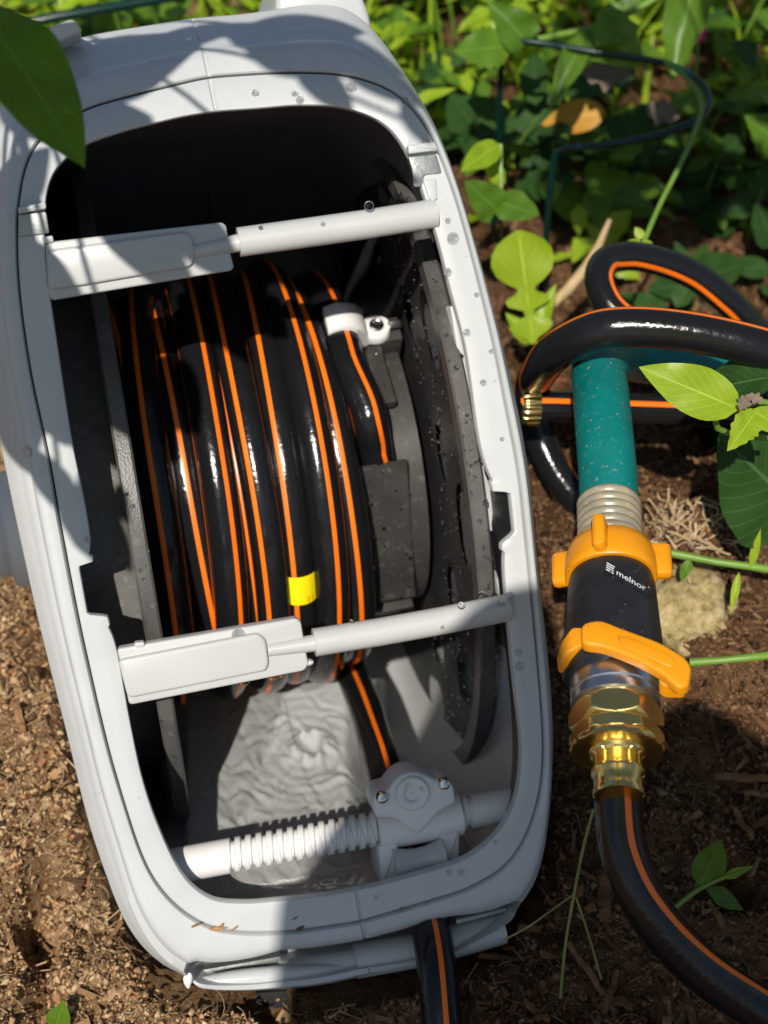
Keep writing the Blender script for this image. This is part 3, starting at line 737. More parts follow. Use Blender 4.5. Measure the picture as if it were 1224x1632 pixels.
# white clamp that holds the hose end on the drum
cu, cph = CYL(571, 531, RC + .004)
cph0 = math.radians(33)
CB = cyl(cu, cph, RC + .004); Ct = np.array([0, math.cos(cph0), -math.sin(cph0)]); Cn = np.array([0, math.sin(cph0), math.cos(cph0)])
def lay(u, s, h): return CB + np.array([u - cu, 0, 0]) + Ct * s + Cn * h
box("clamp_seat", CB - Cn * .012 + np.array([.004, 0, 0]), (.044, .016, .024), M['drum'], reel, .001, Matrix.Rotation(-cph0, 3, 'X'))
bm = bmesh.new(); prev = None; NPR = 22
prof_ = []
for i in range(NPR + 1):
    x = -.021 + .040 * i / NPR
    hh = .0245 * math.sqrt(max(0, 1 - ((x + .012) / .0175) ** 2)) if x < .004 else 0
    prof_.append((x, max(hh, .0055)))
sec = []
for x, hh in prof_:
    wd = .0092 if x < .004 else (.0085 + .0 * x if x < .006 else .0085 * math.sqrt(max(.02, 1 - ((x - .0105) / .0092) ** 2)) + .0006)
    ring = [bm.verts.new(lay(cu + x, s, z)) for s, z in ((-wd, -.001), (-wd, hh - .0018), (-wd + .0018, hh), (wd - .0018, hh), (wd, hh - .0018), (wd, -.001))]
    if prev:
        for j in range(6): bm.faces.new((prev[j], ring[j], ring[(j + 1) % 6], prev[(j + 1) % 6]))
    else: bm.faces.new(ring)
    prev = ring
bm.faces.new(prev[::-1])
cl = bmobj("hose_clamp", bm, M['nylon'], reel, angle=50)
sc_ = lathe("screw", [(0, .0046), (.0012, .0044), (.0018, .0036), (.0012, .0028), (.0012, .0006)], M['chrome'], cl, 24)
cc = lay(cu + .0108, 0, .0056); nrmv = Vector(lay(cu + .0108, 0, 1.0) - lay(cu + .0108, 0, 0)).normalized(); qq = nrmv.to_track_quat('Z', 'Y').to_matrix()
for v in sc_.data.vertices: v.co = qq @ v.co + Vector(cc)
for k in range(2):
    b_ = box("screw_slot", (0, 0, .0016), (.006, .0008, .0004), M['black'], sc_, 0, Matrix.Rotation(k * math.pi / 2 + .4, 3, 'Z'))
    for v in b_.data.vertices: v.co = qq @ v.co + Vector(cc)
for dx, dy in ((.0, 0),):
    q = lay(cu + .022, 0, .004); box("clamp_pin", q, (.008, .005, .004), M['black'], reel, .0006)

# ------------------------------------------------------------------ water: puddle film and droplets
def floor_hit(px, py, R_=.2155):
    o = tobox(CAM); d = RM.T @ raydir(px, py); ov, on = o[1] - AV, o[2] - AN
    a = d[1] ** 2 + d[2] ** 2; b = ov * d[1] + on * d[2]; c = ov ** 2 + on ** 2 - R_ * R_
    t = (-b + math.sqrt(max(0, b * b - a * c))) / a; q = o + d * t
    t2 = (-.2205 - o[1]) / d[1]; q2 = o + d * t2
    return q2 if t2 < t else q
from mathutils import noise as mn
nx, ny = 260, 200; Vw, Fw = [], []
WT = math.radians(19); WN = np.array([0, math.cos(WT), math.sin(WT)])   # surface tilted so the sun lights its ripples more strongly
for j in range(ny + 1):
    for i in range(nx + 1):
        s, t = i / nx, j / ny
        x = 262 + (735 - 262) * s + 20 * t; y = 1085 + (1446 - 1085) * t
        q = floor_hit(x, y)
        o_ = tobox(CAM); d_ = RM.T @ raydir(x, y); qs = o_ + d_ * (((np.array([0, -.2195, -.055]) - o_) @ WN) / (d_ @ WN))
        tp = fade(min(1, max(0, (632 - x) / 85))) * fade(min(1, max(0, (x - 262) / 40)))
        if qs[2] < -.055: q = q + (qs - q) * tp
        p2 = Vector((q[0] * 120, q[2] * 74, 0))
        amp = .10 + .90 * min(1, max(0, (585 - x + .12 * (y - 1150)) / 60)) 
        w = mn.noise(p2 + 1.6 * Vector((mn.noise(p2 * .6), mn.noise(p2 * .6 + Vector((9, 3, 1))), 0))) * .0017
        pw_ = p2 + 1.1 * Vector((mn.noise(p2 * .8 + Vector((2, 5, 0))), mn.noise(p2 * .8 + Vector((7, 1, 0))), 0))
        w += (1 - abs(mn.noise(pw_ * .95))) ** 3 * .0002 + (1 - abs(mn.noise(pw_ * 1.9 + Vector((3, 1, 0))))) ** 3 * .0002
        rr_ = math.hypot(x - 488, (y - 1198) * 1.3)
        w += .0005 * math.sin(rr_ * .33 + 2.5 * mn.noise(p2 * .5)) * math.exp(-rr_ / 80)
        w *= amp
        r = math.hypot((x - 498) / 27, (y - 1196) / 21)
        w += .0068 * math.exp(-(r - .95) ** 2 * 6) * (.6 + .7 * mn.noise(p2 * 1.5)) - .0035 * math.exp(-r * r * 5)
        edge_ = min(1, 6 * min(s, 1 - s), 6 * min(t, 1 - t))
        nn_ = WN
        Vw.append(q + nn_ * (.0015 + w * edge_))
for j in range(ny):
    for i in range(nx):
        a = j * (nx + 1) + i
        if max(Vw[k][2] for k in (a, a + nx + 1)) < -.032: Fw.append((a, a + nx + 1, a + nx + 2, a + 1))
wp = meshobj("water_puddle", Vw, Fw, M['water'], reel, angle=0)
# beads of water
bm = bmesh.new(); bmesh.ops.create_uvsphere(bm, u_segments=10, v_segments=6, radius=1)
SV = np.array([v.co[:] for v in bm.verts]); SF = [[v.index for v in f.verts] for f in bm.faces]; bm.free()
DV, DF = [], []
def bead(p, n, r, flat=.62):
    n = np.array(n, float); n /= np.linalg.norm(n); a = np.cross(n, [.3, .8, .2]); a /= np.linalg.norm(a); b = np.cross(n, a)
    base = len(DV); 
    for v in SV: DV.append(p + r * (v[0] * a + v[1] * b + flat * v[2] * n))
    for f in SF: DF.append([base + i for i in f])
R1 = random.Random(3)
for _ in range(330):            # right flange, inner face and rim
    r = R1.uniform(.12, RF - .008); a = math.radians(R1.uniform(-75, 60)); bead(cyl(UR + .0005, a, r), (-1, 0, 0), R1.choice((.0004, .0005, .0006, .0008, .0012)))
for _ in range(110):
    a = math.radians(R1.uniform(-75, 60)); u = UR + .004 + R1.uniform(-.004, .004); bead(cyl(u, a, RF), (0, math.sin(a), math.cos(a)), R1.choice((.0007, .0009, .0013, .0017)))
for _ in range(48):
    a = math.radians(R1.uniform(-70, 50)); u = UL + R1.uniform(-.0042, .0042); bead(cyl(u, a, RF), (0, math.sin(a), math.cos(a)), R1.choice((.0007, .0009, .0012)))
for _ in range(26):
    r = R1.uniform(.15, RF - .012); a = math.radians(R1.uniform(-30, 30)); bead(cyl(UL - .0035, a, r), (-1, 0, 0), R1.choice((.001, .0014, .0019)))
for _ in range(60):             # core panels
    a = math.radians(R1.uniform(e3 + 2, e0 - 2)); u = R1.uniform(.05, UR - .014)
    if e2 - 2 < math.degrees(a) < e1 + 2: continue
    bead(cyl(u, a, RC), (0, math.sin(a), math.cos(a)), R1.choice((.0006, .0008, .0012)))
for _ in range(620):            # hose wraps
    i = R1.randrange(260, len(hp_)); a = radial[i] / np.linalg.norm(radial[i])
    if a[2] < .2 or LO - Rs[i] > .006: continue
    b = np.cross(Tn[i], a); th = R1.uniform(-1.2, 1.2); nv = math.cos(th) * a + math.sin(th) * b; bead(full[i] + nv * HR, nv, R1.choice((.0003, .0003, .0004, .0005, .0007)))
for px, r in (((240, 1084 - 20), .0022), ((380, 1012), .0035), ((276, 1058), .002), ((714, 352), .0016), ((722, 380), .0032), ((713, 434), .0022), ((744, 530), .002), ((770, 610), .0018), ((812, 950), .0025), ((826, 1040), .0018), ((828, 1062), .0024), ((470, 150), .0018), ((478, 160), .0022), ((407, 149), .002), ((646, 161), .002), ((45, 720), .003), ((735, 1390), .0018), ((715, 1390), .0016), ((790, 1342), .0014), ((600, 1430), .0012), ((680, 1440), .0013), ((140, 860), .0016), ((760, 470), .0015), ((783, 560), .0014), ((800, 700), .0013), ((560, 140), .003), ((300, 60), .0015)):
    q = FS(*px); bead(q + np.array([0, 0, .0002]), (0, 0, 1), r, .45)
for px, n_, r in (((588, 328), .0052, .0026), ((515, 357), .005, .0013), ((415, 362), .005, .0012), ((735, 965), .005, .0022), ((768, 948), .005, .002), ((705, 1000), .005, .0012), ((560, 990), .005, .001), ((800, 960), .005, .0022), ((672, 1247 + 10), -.006, .0012), ((648, 1250), -.006, .001)):
    q = F(*px, n_); bead(q, (0, .3, 1), r, .7)
for px, r in (((388, 1084), .0032), ((434, 1074), .0036), ((448, 1073), .0024)):
    q = F(*px, -.005); bead(q, (0, 0, 1), r, .8)
tag(meshobj("water_droplets", DV, DF, M['drop'], reel, angle=0), kind="stuff")
# bits of dried debris on the frame
for px, sz, an in (((314, 1473), .0022, .2), ((346, 1479), .003, -.1), ((351, 1476), .0018, .7), ((372, 1480), .0018, .4), ((478, 1479), .0022, .35), ((640, 1448), .0012, .1), ((470, 1463), .0011, .3)):
    q = FS(*px); bm = bmesh.new(); bmesh.ops.create_icosphere(bm, subdivisions=1, radius=1)
    for v in bm.verts:
        j = R1.uniform(.5, 1.2); x_, y_ = v.co.x * sz * 1.9 * j, v.co.y * sz * .45 * j
        v.co = Vector((q[0] + x_ * math.cos(an) - y_ * math.sin(an), q[1] + x_ * math.sin(an) + y_ * math.cos(an), q[2] + .0008 + v.co.z * .0007))
    bmobj("debris_crumb", bm, M['wood'], reel, smooth=False)
q = FS(300, 1565); 
o = lathe("sealant_blob", [(-.004, .003), (-.002, .006), (.001, .0065), (.003, .004), (.0035, .001)], M['nylon'], reel, 18, fn=lambda a, w, r: r * (1 + .25 * math.sin(2 * a + 1) + .15 * math.sin(3 * a)))
for v in o.data.vertices: v.co.x = v.co.x * .3 + q[0]; v.co.y = v.co.y * .7 + q[1] + .001; v.co.z = v.co.z * .6 + q[2]

# ------------------------------------------------------------------ ground
SP = (RM @ shell_pts.T).T + RO
# dense samples of the shell for the pit below it
dense = []
for a, b in zip(rings[:-1], rings[1:]):
    for t in np.linspace(0, 1, 6, endpoint=False): dense.append(a + (b - a) * t)
dense = (RM @ np.vstack(dense).T).T + RO
for s in np.linspace(0, 1, 40): dense = np.vstack([dense, (RM @ (rings[-1] * [s, s, 1] + [0, AV * (1 - s), 0]).T).T + RO])
CELL = .008
pit = {}
for x, y, z in dense:
    k = (int(math.floor(x / CELL)), int(math.floor(y / CELL)))
    if z < pit.get(k, 9): pit[k] = z
pit2 = {}
for (i, j), z in pit.items():
    for di in (-1, 0, 1):
        for dj in (-1, 0, 1):
            k = (i + di, j + dj)
            if z < pit2.get(k, 9): pit2[k] = z
def pitz(x, y): return pit2.get((int(math.floor(x / CELL)), int(math.floor(y / CELL))), 9)
MOUND = [(*G(1110, 985)[:2], .115, .052), (*G(1130, 1250)[:2], .12, .02), (*G(90, 1150)[:2], .09, .018), (*G(60, 1450)[:2], .08, .012), (*G(1010, 800)[:2], .1, .02)]
def gz0(x, y):
    z = 0.0
    for mx, my, s, h in MOUND: z += h * math.exp(-((x - mx) ** 2 + (y - my) ** 2) / (2 * s * s))
    return z
def GH(px, py):
    z = 0.0
    for _ in range(12): p = G(px, py, z); z = gz0(p[0], p[1])
    return p
def gz(x, y):
    z = gz0(x, y)
    v = Vector((x, y, 0))
    z += .012 * mn.noise(v * 14) + .009 * mn.noise(v * 32) + .007 * abs(mn.noise(v * 62)) + .004 * mn.noise(v * 120)
    h_ = mn.noise(v * 24 + Vector((4, 7, 2)))
    if h_ > .28: z -= .035 * min(1, (h_ - .28) * 5)
    if abs(x) < 1.5 and y < 2.0: z += .0028 * mn.noise(v * 190) + .0016 * mn.noise(v * 420)
    return z
def axis_lines(lo, hi, step, far_):
    a = list(np.arange(lo, hi + 1e-9, step)); k = step
    left = []; x = lo
    while x > -far_: k *= 1.25; x -= k; left.append(x)
    k = step; right = []; x = hi
    while x < far_: k *= 1.25; x += k; right.append(x)
    return left[::-1] + a + right
gx = axis_lines(-.36, .46, .0042, 60); gy = axis_lines(.22, 1.02, .0042, 60)
GV = []; 
for y in gy:
    for x in gx:
        z = gz(x, y); p = pitz(x, y)
        if p < z + .012: z = p - .012
        GV.append((x, y, z))
GF = []
nxx = len(gx)
for j in range(len(gy) - 1):
    for i in range(nxx - 1): a = j * nxx + i; GF.append((a, a + 1, a + nxx + 1, a + nxx))
tag(meshobj("ground", GV, GF, M['soil'], angle=0), kind="structure")

# mulch crumbs and fibres: one mass nobody could count
R2 = np.random.default_rng(11)
CV, CF = [], []
def chip(c, l, w, t, rz, tilt, roll, taper=1.0, bend=0.0):
    cz, sz = math.cos(rz), math.sin(rz)
    M3 = (Matrix.Rotation(rz, 3, 'Z') @ Matrix.Rotation(tilt, 3, 'Y') @ Matrix.Rotation(roll, 3, 'X'))
    b = len(CV)
    for s, k in ((-.5, 1.0), (.5, taper)):
        for yy, zz in ((-.5, -.5), (.5, -.5), (.5, .5), (-.5, .5)):
            q = M3 @ Vector((s * l, yy * w * k, zz * t * k)); CV.append((c[0] + q.x, c[1] + q.y, c[2] + q.z))
    CF.extend([(b, b + 3, b + 2, b + 1), (b + 4, b + 5, b + 6, b + 7), (b, b + 1, b + 5, b + 4), (b + 1, b + 2, b + 6, b + 5), (b + 2, b + 3, b + 7, b + 6), (b + 3, b, b + 4, b + 7)])
def free(x, y, z): return pitz(x, y) > z + .006
OCT = np.array([(1, 0, 0), (-1, 0, 0), (0, 1, 0), (0, -1, 0), (0, 0, 1), (0, 0, -1)], float)
OCF = np.array([(0, 2, 4), (2, 1, 4), (1, 3, 4), (3, 0, 4), (2, 0, 5), (1, 2, 5), (3, 1, 5), (0, 3, 5)])
NCR = 170000
reg = R2.random(NCR * 2)
XS = np.where(reg < .36, R2.uniform(-.33, -.02, NCR * 2), np.where(reg < .86, R2.uniform(.0, .44, NCR * 2), R2.uniform(-.5, .9, NCR * 2)))
YS = np.where(reg < .36, R2.uniform(.26, .74, NCR * 2), np.where(reg < .86, R2.uniform(.25, 1.0, NCR * 2), R2.uniform(.3, 1.8, NCR * 2)))
cc_ = []
for x, y in zip(XS, YS):
    if (int(math.floor(x / CELL)), int(math.floor(y / CELL))) in pit: continue
    z = gz(x, y)
    if not free(x, y, z): continue
    cc_.append((x, y, z, mn.noise(Vector((x * 30, y * 30, 3)))))
    if len(cc_) >= NCR: break
cc_ = np.array(cc_); K = len(cc_)
rad_ = R2.choice((.0006, .0009, .0012, .0017, .0025), K, p=(.29, .31, .25, .13, .02)) * (1 + .6 * cc_[:, 3])
q = OCT[None] * (rad_[:, None, None] * R2.uniform(.55, 1.25, (K, 6, 1))) + R2.normal(0, .2, (K, 6, 3)) * rad_[:, None, None]
q[:, :, 0] *= R2.uniform(1, 2.2, K)[:, None]; q[:, :, 2] *= .8
ang_ = R2.uniform(0, 6.28, K); ca_, sa_ = np.cos(ang_)[:, None], np.sin(ang_)[:, None]
pos = np.stack([cc_[:, 0, None] + q[:, :, 0] * ca_ - q[:, :, 1] * sa_, cc_[:, 1, None] + q[:, :, 0] * sa_ + q[:, :, 1] * ca_, (cc_[:, 2] + rad_ * .35)[:, None] + q[:, :, 2]], 2).reshape(-1, 3)
tri = (OCF[None] + 6 * np.arange(K)[:, None, None]).reshape(-1, 3)
me = bpy.data.meshes.new("mulch_crumbs"); me.vertices.add(len(pos)); me.vertices.foreach_set("co", pos.ravel())
me.loops.add(tri.size); me.loops.foreach_set("vertex_index", tri.ravel().astype(np.int32))
me.polygons.add(len(tri)); me.polygons.foreach_set("loop_start", np.arange(0, tri.size, 3, dtype=np.int32)); me.polygons.foreach_set("loop_total", np.full(len(tri), 3, np.int32))
me.update(calc_edges=True); me.validate(); finish(me, M['chips'], False)
tag(link(bpy.data.objects.new("mulch_crumbs", me)), kind="stuff", label="fine crumbly brown mulch and soil covering the bed around the reel")
for _ in range(13000):
    x, y = R2.uniform(-.34, .5), R2.uniform(.24, 1.2); z = gz(x, y)
    if not free(x, y, z): continue
    if R2.random() < .5:
        l = R2.choice((.005, .008, .013, .02), p=(.4, .35, .18, .07)); w = l * R2.uniform(.15, .35); t = w * .4
        chip((x, y, z + t * .5 + .0012), l, w, t, R2.uniform(0, 6.28), R2.normal(0, .4), R2.normal(0, .6), R2.uniform(.2, .8))
    else:
        l = R2.uniform(.008, .02); w = R2.uniform(.0004, .0009); chip((x, y, z + .0014), l, w, w, R2.uniform(0, 6.28), R2.normal(0, .25), 0, R2.uniform(.2, .8))
tag(meshobj("mulch", CV, CF, M['chips'], smooth=False), kind="stuff", label="thin shreds of brown bark scattered over the crumbly mulch")
# fine curled fibres
FV, FF = [], []
for _ in range(3200):
    x, y = R2.uniform(-.34, .44), R2.uniform(.24, 1.0); z = gz(x, y)
    if not free(x, y, z): continue
    l = R2.uniform(.005, .022); a = R2.uniform(0, 6.28); k = R2.normal(0, 60)
    pts = []
    for i in range(6):
        s = l * i / 5; an = a + k * s; pts.append((x + s * math.cos(an), y + s * math.sin(an), z + .002 + .004 * math.sin(3.14 * i / 5) * R2.random()))
    v, f, _u = tubegeo(np.array(pts), R2.uniform(.00012, .00032), 4); b = len(FV); FV += v; FF += [tuple(i + b for i in q) for q in f]
tag(meshobj("mulch_fibres", FV, FF, M['fibre']), kind="stuff", label="thin pale root fibres strewn over the brown mulch")

# loose splinters one can pick out
def splinter(px, py, ln_, w, ang, label, lift=.004, mt='wood'):
    p = GH(px, py); x, y = p[0], p[1]; z = gz(x, y)
    bm = bmesh.new(); n = 7; prev = None
    for i in range(n):
        s = (i / (n - 1) - .5); ww = w * (1 - .5 * abs(s) ** 1.5 * 2 * R1.uniform(.4, 1)); tt = w * .35
        cx, cz = s * ln_, .0015 * math.sin(i * 1.7 + px)
        dy = .05 * w * math.sin(i * 2.3 + py)
        rg = [bm.verts.new((cx, dy + a * ww, cz + b * tt)) for a, b in ((-.5, -.5), (.5, -.5), (.42, .5), (-.1, .65), (-.45, .4))]
        if prev:
            for k in range(5): bm.faces.new((prev[k], rg[k], rg[(k + 1) % 5], prev[(k + 1) % 5]))
        else: bm.faces.new(rg)
        prev = rg
    bm.faces.new(prev[::-1])
    o = bmobj("wood_splinter", bm, M[mt], None, smooth=False)
    o.location = (x, y, z + lift); o.rotation_euler = (R1.uniform(-.3, .3), R1.uniform(-.12, .12), ang)
    return tag(o, label, "wood splinter", "loose wood splinters on the mulch")
splinter(75, 1482, .031, .0058, 1.35, "broad brown wood splinter pointing up between two thinner ones left of the reel")
splinter(50, 1482, .021, .0036, .95, "short pale splinter crossing the soil just left of the broad brown one")
splinter(36, 1440, .026, .0042, -.75, "tan splinter slanting down towards the crossed pair left of the reel")
splinter(62, 1492, .014, .003, -.9, "tiny orange splinter tucked under the broad brown splinter")
splinter(36, 1160, .022, .005, -1.2, "orange splinter standing out of the crumbs beside the lower crossbar")
splinter(72, 1215, .014, .004, .9, "small orange chip close to the left edge of the reel")
splinter(185, 1585, .012, .005, .4, "little reddish chip just below the rounded lower left corner of the reel")
splinter(1160, 960, .012, .004, 1.6, "rust coloured chip lying beside the yellowish tan stone")
splinter(1120, 860, .034, .005, 1.8, "long orange bark strip hanging from the pale root clump")
splinter(1070, 1125, .03, .006, .05, "brown bark strip lying just right of the silver ring of the valve")
splinter(960, 1440, .03, .008, 1.5, "dark reddish bark piece standing beside the curving black hose")
splinter(1140, 1470, .018, .004, -1.1, "brown chip near the small seedling at the lower right")
splinter(1180, 1245, .03, .005, -.1, "pale brown splinter in the shaded soil at the right edge")
splinter(840, 1600, .03, .004, -.7, "brown sliver in the dark soil right of the striped hose end")
splinter(820, 1605, .02, .004, 1.2, "reddish sliver close beside the striped hose end at the bottom")
for k in range(46):
    while True:
        px, py = R1.uniform(-20, 1240), R1.uniform(330, 1640); p = G(px, py)
        if free(p[0], p[1], gz(p[0], p[1])) and not (110 < px < 900 and py < 1560): break
    splinter(px, py, R1.uniform(.012, .034), R1.uniform(.0025, .006), R1.uniform(0, 3.14), ("flat brown wood splinter " + ("in the sunlit soil left of the reel" if px < 300 and py < 1400 else "in the soil below the lower left corner of the reel" if px < 420 else "in the damp soil below the reel's exit slot" if px < 760 else "near the black hose loops right of the reel" if py < 700 else "in the sunlit mulch right of the valve" if py < 1100 else "in the shaded mulch beside the curving black hose" if px < 1000 else "in the shaded mulch at the lower right edge")))
# dry twig, mossy mound, root clump
tw = tag(tube("dry_twig", [P(880, 485, 1.085), P(905, 462, 1.08), P(935, 425, 1.075), P(955, 390, 1.07), P(972, 350, 1.06)], [.0035, .0042, .004, .003, .0018], M['stem_dry'], None, 10), "pale dry twig leaning beside the hose loop and the wire support", "twig")
c = GH(1108, 985); 
bm = bmesh.new(); bmesh.ops.create_icosphere(bm, subdivisions=5, radius=1)
for v in bm.verts:
    k = 1 + .18 * mn.noise(v.co * 2.2) + .10 * mn.noise(v.co * 6) + .06 * mn.noise(v.co * 16) + .035 * mn.noise(v.co * 36)
    v.co = Vector((v.co.x * .03 * k, v.co.y * .034 * k, v.co.z * .021 * k))
o = bmobj("stone", bm, M['moss'], None, angle=0); o.location = (c[0] - .004, c[1] + .012, gz0(c[0], c[1]) - .004)
tag(o, "crumbly yellowish tan stone half sunk in the mulch right of the black valve", "stone")
c = GH(1085, 868); cz_ = gz0(c[0], c[1])
RV, RF_ = [], []
for k in range(210):
    d0 = R2.normal(0, 1, 3); d0[2] = abs(d0[2]) * .7; d0 /= np.linalg.norm(d0); p0 = np.array([c[0], c[1], cz_ + .004]) + R2.normal(0, .008, 3) * [1, 1, .3]
    pts = [p0]; dd = d0.copy()
    for _i in range(R2.integers(5, 11)):
        dd = dd + R2.normal(0, .38, 3); dd[2] -= .09; dd /= np.linalg.norm(dd); pts.append(pts[-1] + dd * R2.uniform(.0025, .005))
    v, f, _u = tubegeo(np.array(pts), R2.uniform(.00025, .0008), 5); b = len(RV); RV += v; RF_ += [tuple(i + b for i in q) for q in f]
tag(meshobj("root_clump", RV, RF_, M['root']), "tangled ball of pale dry roots just above the yellowish stone", "root clump")

# ------------------------------------------------------------------ loose hoses outside the reel
inlet = tag(empty("leader_hose", P(850, 647, .88)), "striped black hose screwed into the brass ferrule on the reel's right side", "garden hose")
o_i = P(850, 647, .88)
pathA = [P(826, 647, .918), P(870, 647, .920), P(910, 648, .925), P(1000, 651, .935), P(1080, 654, .94), P(1150, 660, .95), P(1260, 690, .965), P(1400, 720, .985), P(1500, 660, 1.03), P(1430, 590, 1.05), P(1300, 560, 1.03), P(1215, 533, 1.01), P(1165, 485, .995), P(1110, 441, .985), P(1050, 416, .975), P(1000, 408, .965), P(965, 418, .955), P(955, 447, .945), P(972, 487, .94), P(1010, 520, .94), P(1060, 555, .95), P(1100, 595, .97), P(1120, 650, 1.0), P(1130, 720, 1.06)]
pw = catmull(pathA, 420)
striped("hose_tube", pw - o_i, .0093, inlet, segs=36, up=(0, -math.cos(PITCH), math.sin(PITCH)), twist=np.interp(np.arange(420), [0, 60, 200, 419], [-.45, -.45, -.95, -.95]), ks=(0, 19), widths=(2, 1))
def knurl(a, w, r): return r * .96 * (1 + .03 * math.tanh(3 * math.cos(18 * a)))
bi = lathe("brass_ferrule", [(-.002, .0118), (.0, .0132), (.0015, .0134), (.0075, .0134), (.009, .0132), (.0095, .0115)], M['brass'], inlet, 112, fn=knurl)
dv = Vector(P(870, 647, .9201) - P(836, 647, .9185)).normalized(); qm = dv.to_track_quat('Z', 'Y').to_matrix()
for v in bi.data.vertices: v.co = qm @ Vector((v.co.x * .9, v.co.y * .9, v.co.z)) + Vector(P(834, 647, .9184) - o_i)

feed = tag(empty("supply_hose", P(985, 1265, .69)), "thick black striped hose running from the brass coupling across the lower right soil", "garden hose")
o_f = P(985, 1265, .69)
pathB = [P(983, 1235, .694), P(985, 1275, .692), P(991, 1340, .690), P(1011, 1405, .690), P(1052, 1475, .695), P(1110, 1538, .703), P(1180, 1590, .712), P(1270, 1640, .722), P(1420, 1680, .74), P(1640, 1560, .78), P(1720, 1200, .85), P(1640, 850, .86), P(1480, 680, .82), P(1330, 597, .815), P(1224, 557, .805), P(1100, 529, .805), P(1010, 521, .808), P(955, 526, .812), P(898, 552, .832), P(860, 592, .89), P(849, 640, .975), P(858, 690, .985), P(882, 745, .985), P(920, 795, .985), P(965, 825, .99), P(1000, 840, 1.0), P(1020, 850, 1.03)]
twB = [-.45, -.42, -.45, -.6, -.85, -1.05, -1.2, -1.2, -1, 0, 1, 1, 1, .85, .85, .9, .95, 1.0, 1.1, 1.2, 1.4, 1.9, 2.6, 3.0, 3, 3, 3]
pw = catmull(np.column_stack([np.array(pathB), twB]), 560)
striped("hose_tube", pw[:, :3] - o_f, .0108, feed, segs=44, up=(0, -math.cos(PITCH), math.sin(PITCH)), twist=pw[:, 3], ks=(0, 17), widths=(2, 1))

green = tag(empty("green_hose", P(965, 700, .80)), "old teal green hose dusted with sand feeding the yellow and black valve", "garden hose")
o_g = P(965, 700, .80)
pathG = [P(1420, 640, 1.0), P(1300, 605, .97), P(1180, 588, .94), P(1080, 578, .91), P(1015, 568, .905), P(972, 566, .875), P(955, 590, .852), P(958, 630, .832), P(963, 690, .808), P(969, 760, .792), P(971, 800, .784), P(972, 815, .781)]
pw = catmull(pathG, 150)
tube("hose_tube", pw - o_g, .0152, M['teal'], green, 32)
ax_a, ax_b = P(969, 770, .790), P(986, 1270, .682)
# local valve frame: z from the green hose down to the brass coupling
zv_ = (ax_b - ax_a) / np.linalg.norm(ax_b - ax_a); toc = CAM - ax_a; yv_ = toc - toc @ zv_ * zv_; yv_ /= np.linalg.norm(yv_); xv_ = np.cross(yv_, zv_)
if xv_ @ RIGHT < 0: xv_ = -xv_
MV = np.array([xv_, np.cross(zv_, xv_), zv_]).T
LV = np.linalg.norm(ax_b - ax_a)
def wat(y): # distance along the axis whose centre shows at photo row y
    lo, hi = -.1, .3
    for _ in range(40):
        m_ = (lo + hi) / 2; q = ax_a + zv_ * m_ - CAM; yy = PCY - FP * (q @ UP) / -(q @ BACK)
        lo, hi = (m_, hi) if yy < y else (lo, m_)
    return lo
def dep(w): q = ax_a + zv_ * w - CAM; return -(q @ BACK)
def rp(px, y): return px / FP * dep(wat(y))
RV3 = Matrix([list(r) for r in MV])
wcoil0, wcoil1 = wat(800), wat(880)
coil = lathe("ribbed_sleeve", [(wcoil0 + (wcoil1 - wcoil0) * t, .0153 + .0011 * abs(math.sin(t * math.pi * 7))) for t in np.linspace(0, 1, 90)], M['spring'], green, 48)
for v in coil.data.vertices: v.co = RV3 @ v.co + Vector(ax_a - o_g)

valve = tag(empty("shutoff_valve", ax_a, RV3), "black hose shutoff valve with amber yellow collar and lever between green hose and brass", "valve")
yF = -1 if (MV[:, 1] @ (CAM - ax_a)) < 0 else 1     # side of local y that faces the camera
w1, w2 = wat(868), wat(915)
rc = rp(73, 890)
cw = w2 - w1
lathe("collar", [(w1, rp(48, 850)), (w1 + .001, rc * .80), (w1 + .003, rc * .9), (w1 + cw * .45, rc * .97), (w1 + cw * .9, rc), (w2 + .002, rc), (w2 + .003, rc * .97), (w2 + .003, rc * .86), (w2 - .001, rc * .84)], M['yellow'], valve, 64, cap=False)
for ang, ht in ((-.2, .0065), (1.6, .0072), (-1.8, .0072), (2.9, .007)):
    a = yF * math.pi / 2 - yF * ang if yF > 0 else -math.pi / 2 + ang
    c_, s_ = math.cos(a), math.sin(a)
    Rl = Matrix([(c_, -s_, 0), (s_, c_, 0), (0, 0, 1)])
    r_ = rc * .92 + ht * .4
    box("collar_lug", Rl @ Vector((r_, 0, (w1 + w2) / 2 + .0015)), (ht * 1.7, .0068, cw * 1.08), M['yellow'], valve, .0026, Rl)
prof = []
for y, r in ((905, 52), (915, 63), (935, 69), (965, 72), (1000, 75), (1040, 79), (1062, 82), (1078, 82), (1083, 80), (1084, 70), (1085, 62)):
    prof.append((wat(y), rp(r, y)))
lathe("valve_body", prof, M['valve'], valve, 64)
w3, w4 = wat(1100), wat(1165)
lathe("silver_ring", [(wat(1080), rp(60, 1080)), (wat(1082), rp(70, 1082)), (wat(1086), rp(71.5, 1086)), (wat(1108), rp(71, 1108)), (wat(1110), rp(68.5, 1110)), (wat(1113), rp(68.5, 1113)), (wat(1115), rp(71.5, 1115)), (wat(1126), rp(71, 1126)), (wat(1129), rp(66, 1129))], M['silver'], valve, 64)
